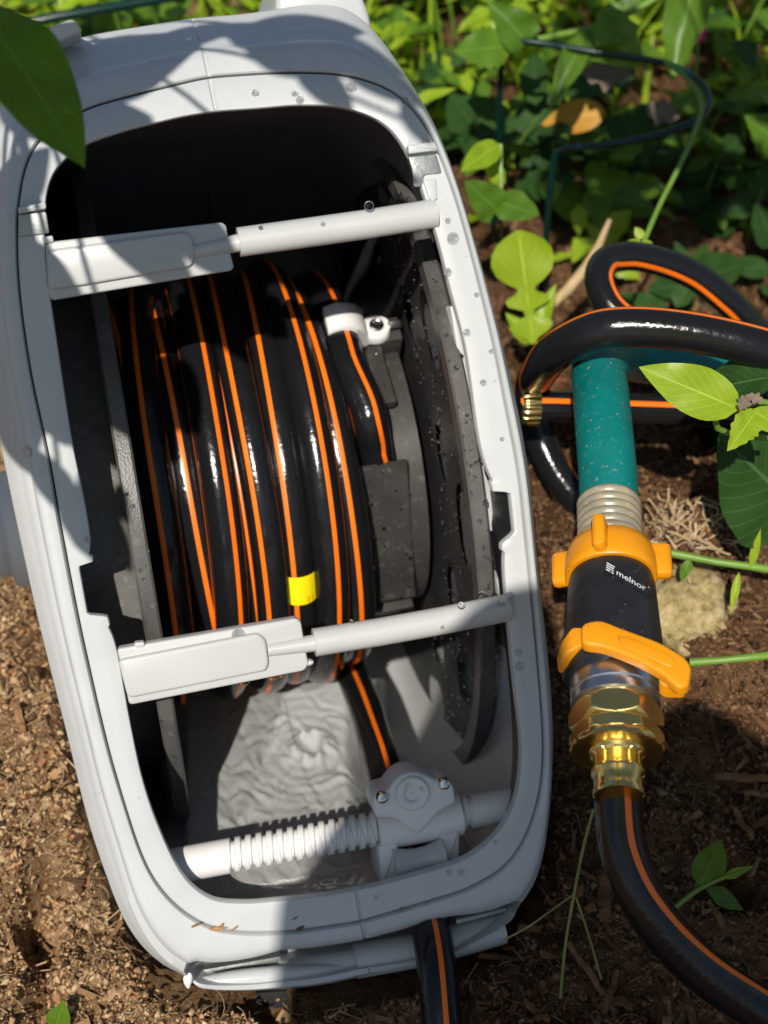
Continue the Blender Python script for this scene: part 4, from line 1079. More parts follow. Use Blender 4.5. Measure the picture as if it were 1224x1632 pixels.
# lever: a flat bar across the front of the body with an ear on the left
def vhit(px, py, yl):
    o = MV.T @ (CAM - ax_a); d = MV.T @ raydir(px, py); t = (yF * yl - o[1]) / d[1]; q = o + d * t
    return q[0], q[2]
def vprism(name, pts, y0, y1, m, parent, rad=.002, bev=.0012, bendf=0.0):
    ol = rounded([vhit(x, y, y1) for x, y in pts], rad, 3)
    return prism(name, ol, y0, y1, m, parent, bev, 3, tf=lambda c: Vector((c.x, yF * (c.z - bendf * max(0, abs(c.x) - .012) ** 2), c.y)))
R0 = rp(80, 1040)
lv = vprism("lever", [(926, 993), (956, 986), (990, 1000), (1052, 1022), (1092, 1042), (1103, 1056), (1098, 1088), (1082, 1094), (1052, 1070), (1008, 1048), (962, 1030), (926, 1026)], R0 - .0005, R0 + .0058, M['yellow'], valve, .0035, .0016, 6)
vprism("lever_ridge", [(984, 1014), (1000, 1013), (1070, 1042), (1078, 1052), (1070, 1062), (1056, 1057), (992, 1030)], R0 + .0052, R0 + .0066, M['yellow'], lv, .003, .0008, 6)
vprism("lever_return", [(1052, 1070), (1090, 1072), (1094, 1090), (1060, 1092), (1050, 1086)], R0 - .012, R0 - .002, M['yellow'], lv, .003, .001, 6)
vprism("lever_ear", [(912, 998), (934, 1000), (932, 1026), (904, 1040), (893, 1053), (887, 1048), (893, 1022)], R0 - .0125, R0 - .002, M['yellow'], lv, .002, .0012, 6)
# name plate with the maker's lettering
def bodyhit(px, py, R):
    o = MV.T @ (CAM - ax_a); d = MV.T @ raydir(px, py); a = d[0] ** 2 + d[1] ** 2; b = o[0] * d[0] + o[1] * d[1]; c = o[0] ** 2 + o[1] ** 2 - R * R
    t = (-b - math.sqrt(max(0, b * b - a * c))) / a; return o + d * t
PLC = [(963, 888), (1037, 931), (1037, 953), (961, 910)]; lx, ly = 1.0, 1.0; RB = rp(66, 925) + .0022
def plate(q):
    f, g, l = q; a, b, c, d = [np.array(p, float) for p in PLC]
    p_ = (d * (1 - f) + c * f) * (1 - g) + (a * (1 - f) + b * f) * g
    return Vector(bodyhit(p_[0], p_[1], RB + l))
bend = lambda x: 0.0
bm = bmesh.new(); nn_ = 16; prev = None
for i in range(nn_ + 1):
    f = i / nn_
    rg = [bm.verts.new(plate((f, y, k))) for y, k in ((0, -.004), (0, -.0004), (.04, 0), (.96, 0), (1, -.0004), (1, -.004))]
    if prev:
        for k in range(6): bm.faces.new((prev[k], rg[k], rg[(k + 1) % 6], prev[(k + 1) % 6]))
    else: bm.faces.new(rg)
    prev = rg
bm.faces.new(prev[::-1])
npl = bmobj("name_plate", bm, M['valve'], valve, angle=40)
tcv = bpy.data.curves.new("lettering", 'FONT'); tcv.body = "melnor"; tcv.size = 1.0; tcv.offset = .0; tcv.resolution_u = 3
to = bpy.data.objects.new("lettering", tcv); COL.objects.link(to)
dg = bpy.context.evaluated_depsgraph_get(); me = bpy.data.meshes.new_from_object(to.evaluated_get(dg))
bpy.data.objects.remove(to)
xs = [v.co.x for v in me.vertices]; ys = [v.co.y for v in me.vertices]; x0, x1_, y0, y1_ = min(xs), max(xs), min(ys), max(ys)
bx0, bx1, hgt = .28, .9, .40
for v in me.vertices:
    x = bx0 + (v.co.x - x0) / (x1_ - x0) * (bx1 - bx0); y = ly * .28 + (v.co.y - y0) / (y1_ - y0) * hgt; v.co = plate((x, y, bend(x) + .0003))
me.materials.clear(); finish(me, M['letter'], smooth=False)
lo_ = link(bpy.data.objects.new("lettering", me), npl); lo_["kind"] = "stuff"
vv, ff = [], []
def rect(x0, y0, x1, y1):
    b = len(vv)
    for x, y in ((x0, y0), (x1, y0), (x1, y1), (x0, y1)): vv.append(plate((x, y, bend(x) + .0003)))
    ff.append((b, b + 1, b + 2, b + 3))
for k in range(4): rect(lx * .06, ly * (.2 + .16 * k), lx * (.14 + .03 * k), ly * (.28 + .16 * k)); rect(lx * (.17 + .012 * k), ly * (.2 + .16 * k), lx * .215, ly * (.28 + .16 * k))
rect(.95, .66, .965, .76)
lg = meshobj("emblem", vv, ff, M['letter'], npl, smooth=False); lg["kind"] = "stuff"

brass = tag(empty("brass_coupling", ax_a + zv_ * wat(1140), RV3), "shiny brass hex coupling joining the valve to the black hose", "hose coupling")
wb = wat(1140)
hexf = lambda a, w, r: r / max(math.cos(((a + math.pi / 6) % (math.pi / 3)) - math.pi / 6), .9)
octf = lambda a, w, r: min(r, rp(65.5, 1160) / math.cos((a % (math.pi / 3)) - math.pi / 6))
z_ = lambda y: wat(y) - wb
def dense_rows(pr, k=12): return [(a[0] + (b[0] - a[0]) * i / k, a[1] + (b[1] - a[1]) * i / k) for a, b in zip(pr[:-1], pr[1:]) for i in range(k)] + [pr[-1]]
lathe("hex_nut", dense_rows([(z_(1126), rp(58, 1126)), (z_(1128), rp(65, 1128)), (z_(1140), rp(75.5, 1140)), (z_(1158), rp(75.5, 1158)), (z_(1164), rp(67, 1164)), (z_(1166), rp(64, 1166))]), M['brass'], brass, 96, fn=octf)
lathe("hex_nut", dense_rows([(z_(1165), rp(63, 1165)), (z_(1167), rp(66, 1167)), (z_(1173), rp(75, 1173)), (z_(1186), rp(75, 1186)), (z_(1190), rp(67, 1190))]), M['brass'], brass, 96, fn=octf)
lathe("flange_ring", [(z_(1184), rp(66, 1184)), (z_(1188), rp(71, 1188)), (z_(1196), rp(73.5, 1196)), (z_(1200), rp(73, 1200)), (z_(1201), rp(70, 1201)), (z_(1201), rp(45, 1201)), (z_(1206), rp(43, 1206))], M['brass'], brass, 96, fn=lambda a, w, r: r * (1 + (.022 if (math.cos(18 * a) > .3 and r > rp(69, 1190)) else 0)))
lathe("crimp_sleeve", [(z_(1198), rp(44, 1198)), (z_(1206), rp(43, 1206)), (z_(1209), rp(39, 1209)), (z_(1226), rp(39, 1226)), (z_(1230), rp(42, 1230)), (z_(1236), rp(42, 1236)), (z_(1240), rp(38.5, 1240)), (z_(1258), rp(38.5, 1258)), (z_(1262), rp(41, 1262)), (z_(1270), rp(40, 1270)), (z_(1271), rp(34, 1271))], M['brass'], brass, 120, fn=lambda a, w, r: r * (1 - (.05 if math.cos(12 * a) > .86 else 0)))

# ------------------------------------------------------------------ green wire plant support
pb = G(853, 556); bx, by = pb[0], pb[1]
lo, hi = 0, .5
for _ in range(40):
    m_ = (lo + hi) / 2; q = np.array([bx, by, m_]) - CAM; yy = PCY - FP * (q @ UP) / -(q @ BACK)
    lo, hi = (m_, hi) if yy > 238 else (lo, m_)
HZ = lo
wr = tag(empty("plant_support", (bx, by, 0)), "dark green coated wire hoop plant support standing behind the hose loop", "plant support")
hoop = [np.array([bx, by, -.05]), np.array([bx, by, HZ * .5]), np.array([bx, by, HZ - .012]), np.array([bx + .002, by, HZ - .002])] + [G(x, y, HZ) for x, y in ((900, 237), (960, 231), (1030, 219), (1085, 203), (1118, 187), (1131, 165), (1122, 138), (1098, 117), (1060, 101), (1000, 90), (930, 80), (870, 70), (830, 64))]
e_ = G(806, 60, HZ); hoop += [e_ + [.006, 0, 0], e_ + [0, 0, -.008], e_ + [0, 0, -.1], np.array([e_[0], e_[1], -.05])]
tube("hoop_wire", catmull(hoop, 200) - np.array([bx, by, 0]), .0024, M['wire'], wr, 14)
st = tag(tube("wire_stake", [P(-60, 62, 1.2), P(0, 47, 1.2), P(90, 27, 1.2), P(180, 12, 1.21), P(300, -10, 1.22)], .0042, M['wire'], None, 12), "dark green rod lying across the weeds behind the top left of the reel", "garden stake")

# ------------------------------------------------------------------ leaves
def leafmesh(name, half, m, ny=12, nx=6, fold=.12, curl=.12, wav=.0, seed=0):
    V, Fc, UV = [], [], []
    rr = random.Random(seed); p1 = rr.uniform(0, 6)
    for j in range(ny + 1):
        t = j / ny; hw = max(half(t), .004)
        for i in range(nx + 1):
            s = i / nx * 2 - 1
            z = fold * abs(s) * hw - curl * t * t + wav * math.sin(t * 13 + p1 + 2 * s) * abs(s) * hw + .02 * math.sin(5 * t + 3 * s + p1) * hw
            V.append((s * hw, t, z)); UV.append((.5 + s * .5, t))
    for j in range(ny):
        for i in range(nx): a = j * (nx + 1) + i; Fc.append((a, a + 1, a + nx + 2, a + nx + 1))
    me = bpy.data.meshes.new(name); me.from_pydata(V, [], Fc)
    l = me.uv_layers.new(name="UVMap"); idx = np.empty(len(me.loops), int); me.loops.foreach_get("vertex_index", idx); l.data.foreach_set("uv", np.asarray(UV)[idx].ravel())
    return finish(me, m, True, 0)
ovate = lambda w, k=.75, tip=1.0: (lambda t: w * math.sin(math.pi * t ** k) ** .85 * (1 if t < .9 else 1))
lance = lambda w: (lambda t: w * math.sin(math.pi * t ** .8) ** 1.15)
heart = lambda w: (lambda t: w * (math.sin(math.pi * min(1, (t * .92 + .08)) ** .55) ** .7))
serr = lambda f, k=18, a=.1: (lambda t: f(t) * (1 + a * math.sin(k * math.pi * t)))
def tab(pairs): 
    x, y = zip(*pairs); return lambda t: float(np.interp(t, x, y))
lyre = tab([(0, .02), (.05, .05), (.10, .14), (.16, .20), (.21, .15), (.25, .035), (.30, .05), (.35, .17), (.41, .2), (.45, .1), (.49, .06), (.54, .15), (.62, .24), (.72, .275), (.82, .26), (.9, .2), (.96, .11), (1, .02)])
LM = {}
def LMk(key, half, m, **k): LM[key] = [leafmesh("leaf", half, M[m], seed=i, fold=f, curl=c, wav=w_, **k) for i, (f, c, w_) in enumerate(((.15, .10, .1), (.3, .25, .15), (.05, -.05, .08)))]
LMk('ov_mid', ovate(.33), 'leaf_mid'); LMk('ov_bri', ovate(.30), 'leaf_bright'); LMk('la_bri', lance(.17), 'leaf_bright'); LMk('la_mid', lance(.2), 'leaf_mid')
LMk('he_dark', heart(.42), 'leaf_dark'); LMk('he_mid', heart(.42), 'leaf_mid'); LMk('se_mid', serr(ovate(.34), 14, .08), 'leaf_mid', ny=28); LMk('la_dark', ovate(.25), 'leaf_dark')
LMk('lyre', lyre, 'leaf_bright', ny=40); LMk('glossy', ovate(.33, .8), 'leaf_gloss', ny=18); LMk('dry', serr(ovate(.3), 6, .25), 'leaf_dry', ny=20); LMk('yel', ovate(.26), 'leaf_yellow'); LMk('petal', ovate(.3), 'petal')
LMk('se_bri', serr(ovate(.30), 14, .09), 'leaf_bright', ny=28)
def leaf_at(base, tip, face, key, parent, name="leaf", var=0, wscale=1.0, org=None):
    base = Vector(base); tip = Vector(tip); y = tip - base; L_ = y.length; y.normalize(); z = Vector(face); z = z - z.dot(y) * y; z.normalize(); x = y.cross(z)
    o = bpy.data.objects.new(name, LM[key][var % 3])
    mt = Matrix((x * L_ * wscale, y * L_, z * L_)).transposed().to_4x4(); mt.translation = base - (Vector(org) if org is not None else Vector((0, 0, 0)))
    link(o, parent); o.matrix_local = mt if parent else mt
    if not parent: o.matrix_world = mt
    return o
TOC = lambda p: CAM - np.asarray(p)
def heroleaf(parent, org, b, t, d0, d1, key, var=0, ws=1.0, tilt=(0, 0, 0), name="leaf"):
    p0, p1 = P(*b, d0), P(*t, d1); f = TOC(p0) / np.linalg.norm(TOC(p0)) + np.array(tilt)
    return leaf_at(p0, p1, f, key, parent, name, var, ws, org)
def plant(name, org, label, cat, group=None): return tag(empty(name, org), label, cat, group), np.asarray(org, float)

# branch reaching in at the top left, with the dark glossy leaf; the rest of it is above the frame and dapples the reel
br, bo = plant("shading_branch", P(-330, -330, .55), "shrub twig reaching in over the top left corner with one large dark glossy leaf", "branch")
heroleaf(br, bo, (-36, 6), (134, 249), .60, .585, 'glossy', 0, .66, (.1, .25, .2))
def shade_pt(px, py, L_, d=None, n=0.0):
    q = toworld(FS(px, py) + np.array([0, 0, n])) if d is None else P(px, py, d)
    return q + SUN * L_
twig_pts = [bo - [.3, -.1, -.1], bo, bo + [.05, -.02, .03], P(-200, -120, .57), P(-48, -6, .60)]
tube("twig", catmull(twig_pts, 30) - bo, .0022, M['stem_dark'], br, 8)
def shade_leaf(px, py, L_, length, ang, key='glossy', ws=1.0, d=None):
    c = shade_pt(px, py, L_, d); n_ = SUN; pass
    # image-like axes seen from the sun: right = -a side
    rx = RIGHT - RIGHT @ n_ * n_; rx /= np.linalg.norm(rx); uy = np.cross(n_, rx)
    dr = math.cos(ang) * rx + math.sin(ang) * uy
    f = n_ + .25 * np.array([R1.uniform(-1, 1), R1.uniform(-1, 1), R1.uniform(-1, 1)])
    leaf_at(c - dr * length / 2, c + dr * length / 2, f, key, br, "leaf", R1.randrange(3), ws, bo)
    return c
shade_leaf(4, 855, .4, .10, -1.2, 'glossy', 1.1, d=.88); shade_leaf(88, 95, .26, .062, -.7, 'glossy', 1.0, d=.595); shade_leaf(30, 40, .26, .07, -.5, 'glossy', 1.0, d=.595)  # leaves added out of view to shade the axle hub and the glossy leaf
tips = []
for px, py, L_, ln_, an, ws in ((200, 95, .42, .075, .35, 1.0), (95, 150, .40, .085, -.6, 1.05), (470, 48, .5, .07, .1, .75), (480, 92, .52, .06, -.2, .7), (600, 120, .55, .06, -.6, .55), (560, 88, .52, .055, -.3, .7), (160, 190, .4, .05, .1, .8),
    (520, 140, .5, .04, -.7, .7), (665, 200, .55, .03, -1, .6), (310, 45, .45, .06, .3, .45), (20, 300, .36, .055, 1.0, .8), (0, 380, .36, .06, 1.4, .9), (215, 400, .38, .06, -.8, .42),(250, 405, .38, .07, -.95, .5), (330, 390, .4, .05, -.8, .75), (85, 440, .38, .05, -.85, .5), (45, 500, .38, .08, -1.25, .75), (60, 590, .38, .075, -1.25, .8), (95, 640, .38, .055, -1.2, .8), (10, 600, .38, .08, -1.3, .8), (100, 790, .40, .06, -.95, .42), (130, 850, .40, .035, -1.0, .6), (20, 690, .38, .05, -1.1, .7), (280, 270, .42, .07, .1, .9), (420, 255, .44, .08, .1, .9), (560, 260, .46, .07, -.2, .9), (180, 560, .40, .06, -1, .9), (150, 620, .40, .05, -1, .7), (160, 790, .41, .03, -1, .9)):
    tips.append(shade_leaf(px, py, L_, ln_, an, 'glossy', ws))
for i, c in enumerate(tips):
    if i % 2 == 0: tube("twig", catmull([bo, (bo + c) / 2 + [0, 0, .03], c], 8) - bo, .0014, M['stem_dark'], br, 6)

ob, obo = plant("shading_branch", P(700, -1500, .75), "unseen leafy branch added above the frame to dapple the weed bed", "branch")  # unseen branch added to throw dappled shade on the weeds
R4 = random.Random(5); tw2 = []
for px, py in [(R4.uniform(610, 1260), R4.uniform(-40, 330)) for _ in range(8)] + [(1180, 120), (1120, 250), (1210, 300), (1050, 330), (1200, 200), (1130, 160), (980, 320), (900, 300), (1020, 260)]:
    g = G(px, py, .05); cpt = g + SUN * R4.uniform(.75, .95); rx = RIGHT - RIGHT @ SUN * SUN; rx /= np.linalg.norm(rx); uy = np.cross(SUN, rx); an = R4.uniform(0, 6.28); ln_ = R4.uniform(.06, .13)
    dr = math.cos(an) * rx + math.sin(an) * uy; f = SUN + .5 * np.array([R4.uniform(-1, 1) for _ in range(3)])
    leaf_at(cpt - dr * ln_ / 2, cpt + dr * ln_ / 2, f, R4.choice(('glossy', 'ov_mid')), ob, "leaf", R4.randrange(3), R4.uniform(.6, .95), obo); tw2.append(cpt - dr * ln_ / 2)
for c in tw2[::3]: tube("twig", catmull([np.zeros(3), (c - obo) / 2 + [0, 0, .05], c - obo], 8), .0014, M['stem_dark'], ob, 6)

# added blade behind the camera stands in for the viewer shading the lower right
bl, blo = plant("shadow_blocker", (.35, -.62, 0), "tall plant with very broad leaf blades standing behind the viewpoint and shading the soil", "plant")
edge_px = [(1330, 1225, 1.0), (1224, 1185, .95), (1150, 1140, .94), (1095, 1110, .93), (1075, 1150, .74), (1062, 1205, .695), (985, 1222, .69), (912, 1190, .70), (893, 1040, .75), (870, 925, .745), (770, 945, .745), (700, 1030, .8), (640, 1150, .86), (590, 1255, .9), (510, 1345, .82), (415, 1450, .735), (402, 1530, .735), (398, 1640, .74), (400, 1760, .75)]
up_ = []
for x, y, d in edge_px: up_.append(P(x, y, d) + SUN * (1.02))
# flatten onto a plane across the sun so that the blocker lies flat
cpl = np.mean(up_, axis=0); up_ = [q + SUN * ((cpl - q) @ SUN) for q in up_]
far_pt = P(900, 2100, .8) + SUN * 1.02; far2 = P(1700, 1900, .8) + SUN * 1.02; far3 = P(1800, 1350, .9) + SUN * 1.02
poly = up_ + [q + SUN * ((cpl - q) @ SUN) for q in (P(560, 2050, .8) + SUN, far_pt, far2, far3)]
poly = catmull(poly + [poly[0]], 80)[:-1]
ctr = np.mean(poly, axis=0)
vv, ff, uvs = [ctr + SUN * .01], [], [(.5, .5)]
for r_ in (.5, 1.0):
    for i, q in enumerate(poly): vv.append(ctr + (q - ctr) * r_ - SUN * .02 * r_ ** 2); uvs.append((.5 + .5 * r_ * math.cos(i / 79 * 6.28), .5 + .5 * r_ * math.sin(i / 79 * 6.28)))
k = len(poly)
for i in range(k): ff.append((0, 1 + i, 1 + (i + 1) % k)); ff.append((1 + i, 1 + k + i, 1 + k + (i + 1) % k, 1 + (i + 1) % k))
meshobj("blocker_blade", np.array(vv) - blo, ff, M['leaf_mid'], bl, uv=uvs, angle=0)
tube("blocker_stalk", catmull([blo, blo + [.02, .0, .5], (blo + ctr) / 2 + [.05, -.05, .45], ctr - SUN * .005], 24) - blo, .008, M['stem'], bl, 10)

# ------------------------------------------------------------------ named plants near the reel
# bright pointed leaf by the hose, with small companions
sp1, so = plant("leafy_shoot", P(1190, 640, .76), "bright green pointed leaf shoot in front of the black hose at the right edge", "plant")
heroleaf(sp1, so, (1178, 652), (1024, 586), .755, .745, 'ov_bri', 0, .78, (-.2, -.1, .3))
heroleaf(sp1, so, (1240, 600), (1095, 618), .80, .82, 'la_dark', 1, 1.1, (0, .2, .4))
heroleaf(sp1, so, (1205, 655), (1170, 708), .755, .74, 'se_bri', 1, .9, (.3, .1, .2))
heroleaf(sp1, so, (1200, 652), (1250, 690), .755, .745, 'ov_bri', 2, 1.0, (-.1, .2, .2))
heroleaf(sp1, so, (1190, 632), (1180, 652), .75, .745, 'dry', 0, 1.2, (.1, .1, .3), "bract"); heroleaf(sp1, so, (1215, 640), (1190, 628), .75, .75, 'dry', 1, 1.0, (.1, .1, .3), "bract")
tube("stem", [P(1190, 645, .76) - so, P(1215, 640, .762) - so, P(1260, 650, .77) - so, P(1320, 700, .85) - so], .0016, M['stem'], sp1, 8)
tube("stem", [P(1140, 668, .77) - so, P(1143, 682, .775) - so, P(1160, 690, .785) - so, P(1230, 700, .80) - so], .0016, M['stem'], sp1, 8)
bd, bdo = plant("shade_weed", G(1230, 800), "large dark round leaf in shade below the bright pointed shoot", "plant")
heroleaf(bd, bdo, (1265, 805), (1140, 690), .87, .84, 'he_dark', 2, 1.25, (0, .1, .3))
tube("stem", [P(1265, 805, .87) - bdo, P(1300, 900, .95) - bdo], .002, M['stem_dark'], bd, 8)
ly_, lyo = plant("lobed_weed", G(848, 560), "bright green weed with a deeply lobed leaf beside the wire support", "plant")
heroleaf(ly_, lyo, (850, 548), (826, 366), 1.065, 1.045, 'lyre', 2, 1.0, (.0, -.1, .2))
heroleaf(ly_, lyo, (846, 548), (812, 500), 1.07, 1.06, 'ov_bri', 1, .8, (.2, 0, .3)); heroleaf(ly_, lyo, (852, 540), (884, 452), 1.07, 1.06, 'ov_bri', 0, .5, (-.2, 0, .3))
rd, rdo = plant("round_leaf_weed", G(800, 430), "weed with rounded green leaves close against the right flank of the reel", "plant")
heroleaf(rd, rdo, (792, 335), (745, 290), 1.06, 1.04, 'he_mid', 0, .95, (0, 0, .3)); heroleaf(rd, rdo, (800, 322), (860, 345), 1.06, 1.05, 'he_mid', 2, 1.0, (0, .2, .5)); heroleaf(rd, rdo, (796, 230), (738, 268), 1.06, 1.04, 'ov_bri', 0, .8, (0, .1, .3)); heroleaf(rd, rdo, (800, 300), (772, 238), 1.08, 1.07, 'ov_bri', 1, .7, (.2, .1, .2))
tube("stem", [rdo - rdo, P(798, 340, 1.07) - rdo, P(798, 230, 1.07) - rdo], .0016, M['stem'], rd, 7)
sd1, sdo = plant("seedling", G(1075, 1448), "small green seedling with an upright leaf in the shaded soil at lower right", "plant")
zz = [P(1072, 1450, .80), P(1110, 1420, .795), P(1150, 1400, .79), P(1195, 1385, .785)]
tube("stem", np.array(zz) - sdo, [.0013, .0013, .0011, .0006], M['stem'], sd1, 8, n=14)
heroleaf(sd1, sdo, (1116, 1413), (1150, 1336), .795, .785, 'ov_mid', 2, .85, (.2, .1, .1)); heroleaf(sd1, sdo, (1125, 1416), (1190, 1450), .795, .80, 'la_mid', 0, 1.0, (0, .3, .3)); heroleaf(sd1, sdo, (1150, 1400), (1200, 1380), .79, .785, 'la_bri', 0, .8, (0, .1, .3))
for (a, b, c_), lab in ((((1062, 880, .885), (1140, 895, .88), (1240, 909, .87)), "thin bright green runner crossing the soil above the tan stone"), (((1100, 1056, .86), (1150, 1052, .855), (1240, 1043, .85)), "thin bright green runner ending at the tip of the yellow lever")):
    rn, ro_ = plant("runner", P(*b), lab, "plant stem")
    tube("stem", np.array([P(*a), P(*b), P(*c_), P(c_[0] + 160, c_[1] + 10, c_[2] + .05)]) - ro_, [.0026, .0022, .0024, .0026], M['stem'], rn, 8)
    if b[1] < 950:
        heroleaf(rn, ro_, (1196, 905), (1212, 845), .872, .86, 'la_bri', 0, .6); heroleaf(rn, ro_, (1178, 912), (1165, 975), .875, .87, 'la_bri', 1, .6); heroleaf(rn, ro_, (1100, 893), (1085, 925), .88, .88, 'ov_mid', 1, .8)
w0, wo = plant("dry_weed_stem", G(880, 1600), "thin forked weed stem rising from the dark soil between reel and hose", "plant stem")
tube("stem", np.array([P(893, 1590, .79), P(902, 1500, .775), P(915, 1425, .77), P(930, 1350, .76), P(946, 1290, .755)]) - wo, .0008, M['stem_dry2'], w0, 7, n=20)
tube("stem", np.array([P(915, 1425, .77), P(880, 1450, .765), P(845, 1475, .76), P(800, 1500, .77)]) - wo, .0005, M['stem_dry2'], w0, 6, n=14)
tube("stem", np.array([P(918, 1430, .77), P(938, 1490, .775), P(958, 1560, .785)]) - wo, .0006, M['stem_dry2'], w0, 6, n=14)
blade, blo2 = plant("grass_sprig", G(95, 1620), "single flat green grass blade poking up at the bottom left", "grass blade")
heroleaf(blade, blo2, (88, 1640), (100, 1600), .80, .785, 'la_mid', 0, 1.3)

# vine across the top right
vn, vo = plant("vine", P(1040, 0, 1.12), "climbing vine strung across the wire hoop with hanging green leaves", "vine")
vp = [P(760, 120, 1.17), P(815, 75, 1.16), P(880, 58, 1.15), P(935, 46, 1.14), P(990, 26, 1.13), P(1050, -6, 1.12), P(1120, -60, 1.11)]
tube("stem", np.array(vp) - vo, .0026, M['stem'], vn, 8, n=30)
for b, t, key, v, ws in (((812, 74), (728, 80), 'se_mid', 0, 1.0), ((938, 46), (880, 158), 'la_mid', 1, .75), ((945, 42), (1022, 100), 'he_mid', 0, 1.0), ((1110, -40), (1072, 108), 'ov_mid', 1, .62), ((995, 24), (950, 75), 'he_mid', 2, .9), ((1040, 0), (1010, -60), 'ov_mid', 0, .9), ((840, 66), (785, 5), 'he_mid', 1, .9)):
    heroleaf(vn, vo, b, t, 1.13, 1.11, key, v, ws, (0, .2, .1))
vn2, vo2 = plant("vine", P(1060, 300, 1.05), "slender green vine stem rising from the hose loop up to the hoop's right end", "vine")
tube("stem", np.array([P(1022, 395, .985), P(1050, 330, 1.0), P(1080, 270, 1.02), P(1105, 215, 1.04), P(1118, 165, 1.05), P(1090, 120, 1.06), P(1060, 100, 1.07)]) - vo2, .0018, M['stem'], vn2, 8, n=30)
for b, t in (((1022, 392), (1000, 384)), ((1020, 392), (1040, 386)), ((1024, 380), (1012, 362))): heroleaf(vn2, vo2, b, t, .985, .985, 'ov_bri', 0, 1.2)
yl, ylo = plant("fallen_leaf", P(910, 180, 1.22), "faded orange leaf hanging low behind the wire hoop", "leaf")
heroleaf(yl, ylo, (965, 178), (862, 196), 1.21, 1.22, 'yel', 0, 1.0, (0, .1, .2))
dl, dlo = plant("dead_leaf", P(965, 120, 1.2), "crumpled grey brown dead leaf hanging near the middle of the hoop", "leaf")
heroleaf(dl, dlo, (1005, 118), (925, 108), 1.15, 1.16, 'dry', 1, 1.2, (0, .3, .2))
dl2, dlo2 = plant("dead_leaf", P(1050, 180, 1.2), "small dried grey leaf seen through the right half of the hoop", "leaf")
heroleaf(dl2, dlo2, (1030, 172), (1085, 186), 1.24, 1.24, 'dry', 0, 1.1, (0, .2, .2))
fl, flo = plant("flower", P(1112, 45, 1.25), "magenta pink flower petals at the top right", "flower")
for b, t in (((1112, 68), (1110, 28)), ((1113, 68), (1122, 34)), ((1112, 68), (1102, 40))): heroleaf(fl, flo, b, t, 1.25, 1.245, 'petal', 0, .8, name="petal")
tube("stem", np.array([P(1112, 66, 1.25), P(1108, 140, 1.27), P(1105, 220, 1.3)]) - flo, .0012, M['stem'], fl, 6)

# ------------------------------------------------------------------ the weed bed behind
R3 = random.Random(21)
KIND = {
 'bright': (['ov_bri', 'la_bri', 'se_bri'], "sunlit yellow green leafy weed growing in the bed behind the reel"),
 'mid': (['ov_mid', 'se_mid', 'he_mid'], "mid green broad leaved weed growing in the bed behind the reel"),
 'dark': (['he_dark', 'la_dark'], "dark green weed with smooth leaves growing in the shaded bed"),
}
def clear_of(x, y):     # keep the reel, hoses and the open soil free
    q = np.array([x, y, .05]) - CAM; px = PCX + FP * (q @ RIGHT) / -(q @ BACK); py = PCY - FP * (q @ UP) / -(q @ BACK)
    return px, py
def weed(x, y, h, n, kind, ls):
    keys, lab = KIND[kind]; z = gz0(x, y); px, py = clear_of(x, y)
    lab = lab.split(' growing')[0] + (' growing behind the top left of the reel' if px < 320 else ' growing against the right flank of the reel' if px < 790 and py > 90 else ' standing far back above the reel\'s shoulder' if px < 790 else ' inside the wire hoop' if px < 1130 and 60 < py < 235 else ' far back beyond the wire hoop' if py <= 60 and px < 1130 else ' below the wire hoop near the hose loop' if px < 1130 else ' at the far top right behind the bed' if py < 60 else ' in the shade right of the wire hoop')
    o, og = plant("weed", (x, y, z), lab, "weed", "weeds in the bed behind the reel")
    lean = np.array([R3.uniform(-.3, .3), R3.uniform(-.35, .15), 0]) * h
    pts = [np.zeros(3), lean * .35 + [0, 0, h * .5], lean + [0, 0, h]]
    pth = catmull(pts, 9); tube("stem", pth, np.linspace(.0018, .0009, 9), M['stem'], o, 6)
    ga = R3.uniform(0, 6)
    for i in range(n):
        f = .18 + .82 * (i + 1) / n; k = min(8, int(f * 8)); b = pth[k]; ga += 2.4
        L_ = ls * R3.uniform(.7, 1.2) * (1 - .3 * f); el = R3.uniform(-.25, .7)
        d = np.array([math.cos(ga) * math.cos(el), math.sin(ga) * math.cos(el), math.sin(el)])
        b2 = b + d * L_ * .18
        leaf_at(b2, b2 + d * L_, np.array([0, -.25, 1.0]) + .5 * np.array([R3.uniform(-1, 1), R3.uniform(-1, 1), 0]), R3.choice(keys), o, "leaf", R3.randrange(3), R3.uniform(.75, 1.1))
spots = []
tries = 0
while len(spots) < 150 and tries < 12000:
    tries += 1
    x, y = R3.uniform(-.55, .95), R3.uniform(.86, 2.1); px, py = clear_of(x, y)
    if pitz(x, y) < .2 or (x < .08 and y < 1.02): continue
    if py > (405 if px > 860 else 345) or px < -160 or px > 1420: continue
    if py > 300 and R3.random() < .4: continue
    if px > 915 and py > 365: continue
    if 640 < px < 860 and py > 330: continue
    if any((x - a) ** 2 + (y - b) ** 2 < .0021 for a, b in spots): continue
    spots.append((x, y)); r = R3.random()
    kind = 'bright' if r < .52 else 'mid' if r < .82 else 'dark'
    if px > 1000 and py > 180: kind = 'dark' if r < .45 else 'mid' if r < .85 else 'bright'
    weed(x, y, R3.uniform(.03, .07) if py > 290 else R3.uniform(.06, .15) if py > 120 else R3.uniform(.1, .24), R3.randrange(6, 11), kind, R3.uniform(.035, .06) if kind != 'dark' else R3.uniform(.05, .08))
